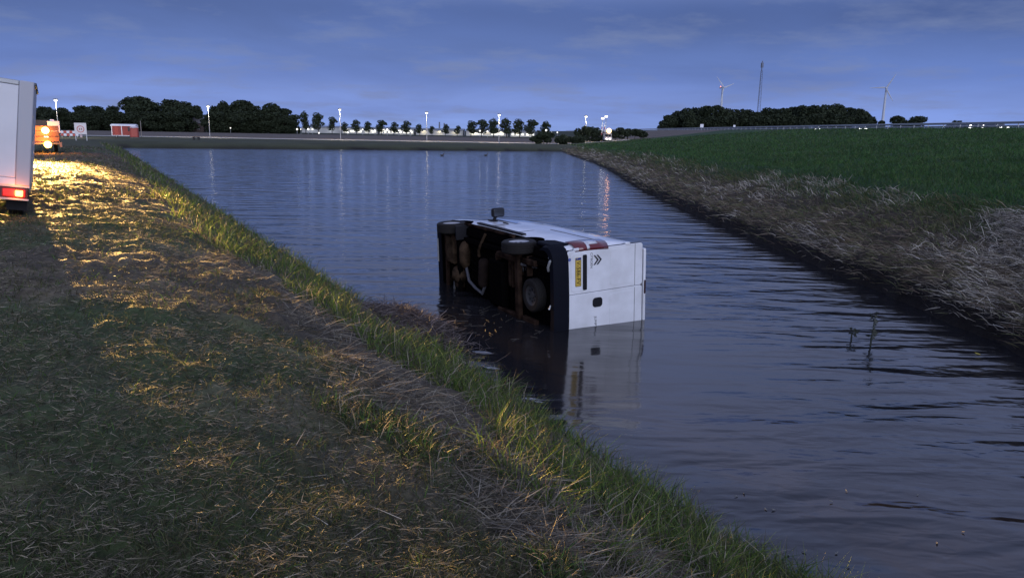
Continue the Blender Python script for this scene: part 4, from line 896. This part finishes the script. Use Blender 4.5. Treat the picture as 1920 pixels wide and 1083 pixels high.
# lush green strip along the left water edge
x, y, r = scatter(260000, 2.2, 130, -42, 50); s, rr_, q = zones(x, y); pt = fbm(x * 1.1, y * 1.1, 3, 75); big = fbm(x * .55, y * .55, 3, 76)
edge = 1.4 * (big - .5) + np.where(r < 9, 1.9, np.where(r < 15, 1.9 + (r - 9) * .16, 2.86)) + .8 * (pt - .5); strip = (rng.random(len(x)) < sm(.42, .62, pt) * .9) & (np.abs(s - 3.15 - 1.6 * (big - .5)) < .42 * np.clip(2.4 - r * .33, 0, 1)) & (r < 9)
pile = (s < 1.9) & (np.hypot((x + 1.75) / 1.25, (y - 13.6) / 1.9) < 1)
k = (s > .02) & ((s < edge) | strip) & (q < 0) & ~pile & (rng.random(len(x)) < .35 + .65 * sm(.3, .55, pt)); x, y, r, s = x[k], y[k], r[k], s[k]; n = len(x); lod = .85 + r * .06
ln = rng.uniform(.12, .38, n) * (1 + .004 * r) * (.55 + .75 * fbm(x * 1.7, y * 1.7, 2, 77)); co = pick(GREEN, n); st_ = s > 2.6; ln = ln * np.where(st_ & (r < 9), .5, 1); co[st_ & (r < 9)] = pick(OLIVE[:2] + DGREEN[:2], int((st_ & (r < 9)).sum()), .35); dry = rng.random(n) < .17; ol_ = rng.random(n) < .28; co[ol_] = pick(OLIVE, int(ol_.sum())) * 1.15; co[dry] = pick(STRAW, dry.sum())
blades('bank_grass', x, y, height(x, y) - .01, ln, .0062 * lod, rng.uniform(.8, 1.5, n), rng.uniform(0, 6.28, n), rng.uniform(.05, .5, n), co, M_blade)
# cut dry litter lying on the near slope
x, y, r = scatter(110000, 2.2, 30, -35, 45); s, rr_, q = zones(x, y); pt = fbm(x * .9, y * .9, 3, 79); k = (np.abs(s - 2.5 - 1.3 * (fbm(x * .55, y * .55, 3, 78) - .5)) < .62 + .9 * (pt - .5)) & (rng.random(len(x)) < .45 + .6 * sm(.35, .6, pt)) & (rng.random(len(x)) < sm(14, 7, r)); x, y, r = x[k], y[k], r[k]; n = len(x)
blades('cut_reed_litter', x, y, height(x, y) + rng.uniform(0, .07, n), rng.uniform(.08, .30, n), .0048 * (.8 + r * .07), rng.uniform(-.25, .5, n), rng.uniform(0, 6.28, n), rng.uniform(-.1, .4, n), pick(STRAW + GREYR[:3], n, .35) * .8, M_straw)
# loose pale stalks over the mown turf
x, y, r = scatter(380, 2.2, 26, -50, 30); s, rr_, q = zones(x, y); k = s > 2.3; x, y, r = x[k], y[k], r[k]; n = len(x)
blades('loose_stalks', x, y, height(x, y) + rng.uniform(.02, .05, n), rng.uniform(.06, .24, n), .0036 * (.8 + r * .06), rng.uniform(-.12, .25, n), rng.uniform(0, 6.28, n), rng.uniform(-.1, .2, n), pick(STRAW[:2] + [(.42, .38, .30)], n, .2), M_straw)
# dead twigs and reeds heaped at the water's edge
n = 4200; a = rng.normal(size=(n, 2)); x = -1.82 + a[:, 0] * .30 + a[:, 1] * -.42; y = 13.3 + a[:, 1] * .85; hz = np.maximum(height(x, y), 0.0)
hp = .26 * np.exp(-(a ** 2).sum(1) * .5) * rng.random(n)
tag(blades('reed_pile', x, y, hz + hp, rng.uniform(.12, .40, n), np.full(n, .010), rng.uniform(-.2, .55, n), rng.uniform(0, 6.28, n), rng.uniform(-.1, .3, n), pick([(.07, .055, .05), (.11, .09, .08), (.045, .035, .032), (.18, .15, .14)], n), M_straw), 'tangled heap of dead reeds at the water edge in front of the van', 'reed heap')
# right bank: dead reed, then green field up to the highway
x, y, r = scatter(270000, 11, 150, -8, 47); s, rr_, q = zones(x, y); pt = fbm(x * .4, y * .4, 3, 57); k = (rr_ > .02) & ((rr_ < 1.4) | (rng.random(len(x)) < .8)) & (rr_ + 1.8 * (pt - .5) < 4.2) & (q < 1); x, y, r, rr_ = x[k], y[k], r[k], rr_[k]; n = len(x)
pale = fbm(x * .8, y * .55, 3, 83) + .22 * np.exp(-((x - 11.2) / 1.5) ** 2 - ((y - 15.5) / 3.2) ** 2); isp = rng.random(n) < sm(.50, .72, pale) * .85
isg = rng.random(n) < sm(.9, 3.4, rr_ + 1.5 * (fbm(x * .6, y * .6, 2, 85) - .5)) * .85
co = np.where(isp[:, None], pick(GREYR, n, .3), pick([(.125, .095, .070), (.062, .048, .037), (.19, .16, .115), (.095, .092, .046), (.070, .075, .035)], n)); co = np.where((isg & ~isp)[:, None], pick(OLIVE, n), co)
blades('bank_reeds', x, y, height(x, y) + rng.uniform(-.01, .08, n), rng.uniform(.10, .34, n) * (1 + .006 * r), .0085 * (.6 + r * .05), np.where(isg, rng.uniform(.4, 1.3, n), rng.uniform(-.1, .8, n)), np.where(rng.random(n) < .6, rng.normal(-1.7, .7, n), rng.uniform(0, 6.28, n)), rng.uniform(0, .5, n), co * 1.4, M_straw)
n = 4200; f_ = rng.random(n); y = 12.8 + 6.0 * f_ + rng.normal(0, .35, n); x = 12.35 - 1.9 * np.exp(-((y - 15.4) / 1.9) ** 2) * rng.random(n) ** .7 + rng.normal(0, .22, n)
blades('bent_reeds', x, y, height(x, y) + rng.uniform(0, .20, n), rng.uniform(.18, .50, n), rng.uniform(.008, .018, n), rng.uniform(-.7, .5, n), rng.normal(-1.8, .9, n), rng.uniform(.05, .6, n), pick([(.27, .245, .205), (.40, .37, .32), (.17, .15, .12), (.09, .075, .06)], n, .3), M_straw)
x, y, r = scatter(235000, 13, 170, -4, 48); s, rr_, q = zones(x, y); k = (rr_ > 2.2) & (x < 58.5) & (rng.random(len(x)) < sm(2.2, 4.6, rr_ + 1.4 * (fbm(x * .35, y * .35, 3, 91) - .5))); x, y, r = x[k], y[k], r[k]; n = len(x); gt = fbm(x * .3, y * .3, 3, 87)[:, None]
co = pick(DGREEN, n, .5) * (.45 + 1.0 * gt + .5 * fbm(x * 1.3, y * 1.3, 3, 93)[:, None]); 
blades('field_grass', x, y, height(x, y) - .02, rng.uniform(.12, .34, n) * (1 + .004 * r), .008 * (.5 + r * .045), rng.uniform(.6, 1.4, n), rng.uniform(0, 6.28, n), rng.uniform(.1, .5, n), co, M_blade)

# ------------------------------------------------------------ small things in and on the water
def water_plant(u, v, h, label, seed, nlf):
    P = at(u, v, 0); r = random.Random(seed); o = empty('water_plant', (P[0], P[1], 0), label, 'water plant', 'plants standing in the pond'); m_ = mat('pond_plant', (.018, .024, .016), .6)
    pts = [(0, 0, -.25)] + [(r.uniform(-.02, .02) * k, r.uniform(-.02, .02), h * k / 4) for k in range(1, 5)]; MB().tube(pts, [.016, .015, .012, .010, .006], 6).build('stem', m_, o)
    for k in range(nlf):
        z = h * r.uniform(.25, 1); a = r.uniform(0, 6.28); d = Vector((math.cos(a), math.sin(a) * .5, r.uniform(-.7, .3))).normalized(); L = r.uniform(.05, .11); sd_ = d.cross(Vector((0, 1, .2))).normalized() * L * .26
        p0 = Vector((0, 0, z)); MB().add([p0, p0 + d * L * .5 + sd_, p0 + d * L, p0 + d * L * .5 - sd_ + Vector((0, -.01, 0))], [(0, 1, 2), (0, 2, 3)]).build('leaf', m_, o)
water_plant(1597, 638, .24, 'small drooping water plant left of the taller one near the right bank', 3, 12)
water_plant(1632, 648, .58, 'taller leafy water plant standing in the pond near the right bank', 5, 30)
M_duck = mat('duck_feathers', (.04, .035, .03), .7)
for u, v, lb in ((829, 291.5, 'left of two tiny dark ducks far out on the pond'), (911, 291.5, 'right of two tiny dark ducks far out on the pond')):
    P = at(u, v, 0); o = empty('duck', (P[0], P[1], 0), lb, 'duck', 'ducks on the pond', rz=.4); b = MB(); b.ball((0, 0, .07), (.24, .12, .10), 12, 8); b.tube([(.16, 0, .10), (.21, 0, .24), (.24, 0, .30)], [.06, .045, .05], 8); b.ball((.26, 0, .32), (.065, .05, .055), 10, 6); b.tube([(-.20, 0, .09), (-.34, 0, .16)], [.07, .015], 6); b.build('body', M_duck, o, smooth=True)
    MB().tube([(.31, 0, .315), (.38, 0, .305)], [.022, .012], 6).build('bill', mat('duck_bill', (.25, .17, .05), .5), o)
M_lf = mat('floating_leaf', (.12, .12, .11), .6); M_scum = mat('pale_foam', (.17, .18, .20), .7)
def flat_leaf(P, L, a, label, m_=M_lf, name='floating_leaf', group='leaves floating on the near water'):
    b = MB(); pts = [(0, -L * .5, .006), (L * .2, -L * .1, .012), (L * .16, L * .2, .012), (0, L * .5, .02), (-L * .16, L * .2, .010), (-L * .2, -L * .1, .010)]
    ca, sa = math.cos(a), math.sin(a); b.add([(P[0] + x_ * ca - y_ * sa, P[1] + x_ * sa + y_ * ca, z_) for x_, y_, z_ in pts], [(0, 1, 2, 3), (0, 3, 4, 5)]); o = b.build(name, m_); so = o.modifiers.new('solid', 'SOLIDIFY'); so.thickness = .003
    tag(o, label, 'leaf' if name == 'floating_leaf' else 'foam', group)
for i, (u, v, L) in enumerate([(1587, 921, .07), (1558, 940, .06), (1757, 1018, .07), (1806, 998, .05), (1720, 928, .05), (1436, 955, .08), (1450, 956, .07), (1478, 1040, .07), (1508, 1034, .07), (1568, 1037, .08), (1590, 1060, .05), (1380, 930, .07), (1395, 925, .06)]):
    flat_leaf(at(u, v, 0), L * .62, i * 1.3, 'tiny pale leaf floating on the dark water at lower right')
for u, v, L, lb in ((905, 661, .36, 'pale foam patch on the water at the end of the reed heap'), (922, 690, .26, 'second smaller foam patch below the first by the bank'), (995, 748, .22, 'pale scrap floating at the bank under the van reflection'), (1010, 754, .14, 'smallest pale scrap floating at the bank edge')):
    flat_leaf(at(u, v, 0), L, 1.4, lb, M_scum, 'foam_patch', 'foam patches by the left bank')
P = at(1833, 663, 0); flat_leaf(P, .10, .5, 'yellow leaf floating under the right bank', mat('yellow_leaf', (.45, .36, .03), .6))
st = MB()
for k in range(46):
    P = at(random.uniform(835, 1030), random.uniform(572, 640), 0); a = random.uniform(-1.6, 1.6); L = random.uniform(.05, .30); st.tube([(P[0], P[1], .008), (P[0] + L * math.cos(a) * .5, P[1] + L * math.sin(a) * .5, .014), (P[0] + L * math.cos(a), P[1] + L * math.sin(a) + .03, .006)], .004, 4)
tag(st.build('floating_stalks', mat('wet_stalk', (.06, .054, .045), .7)), kind='stuff')
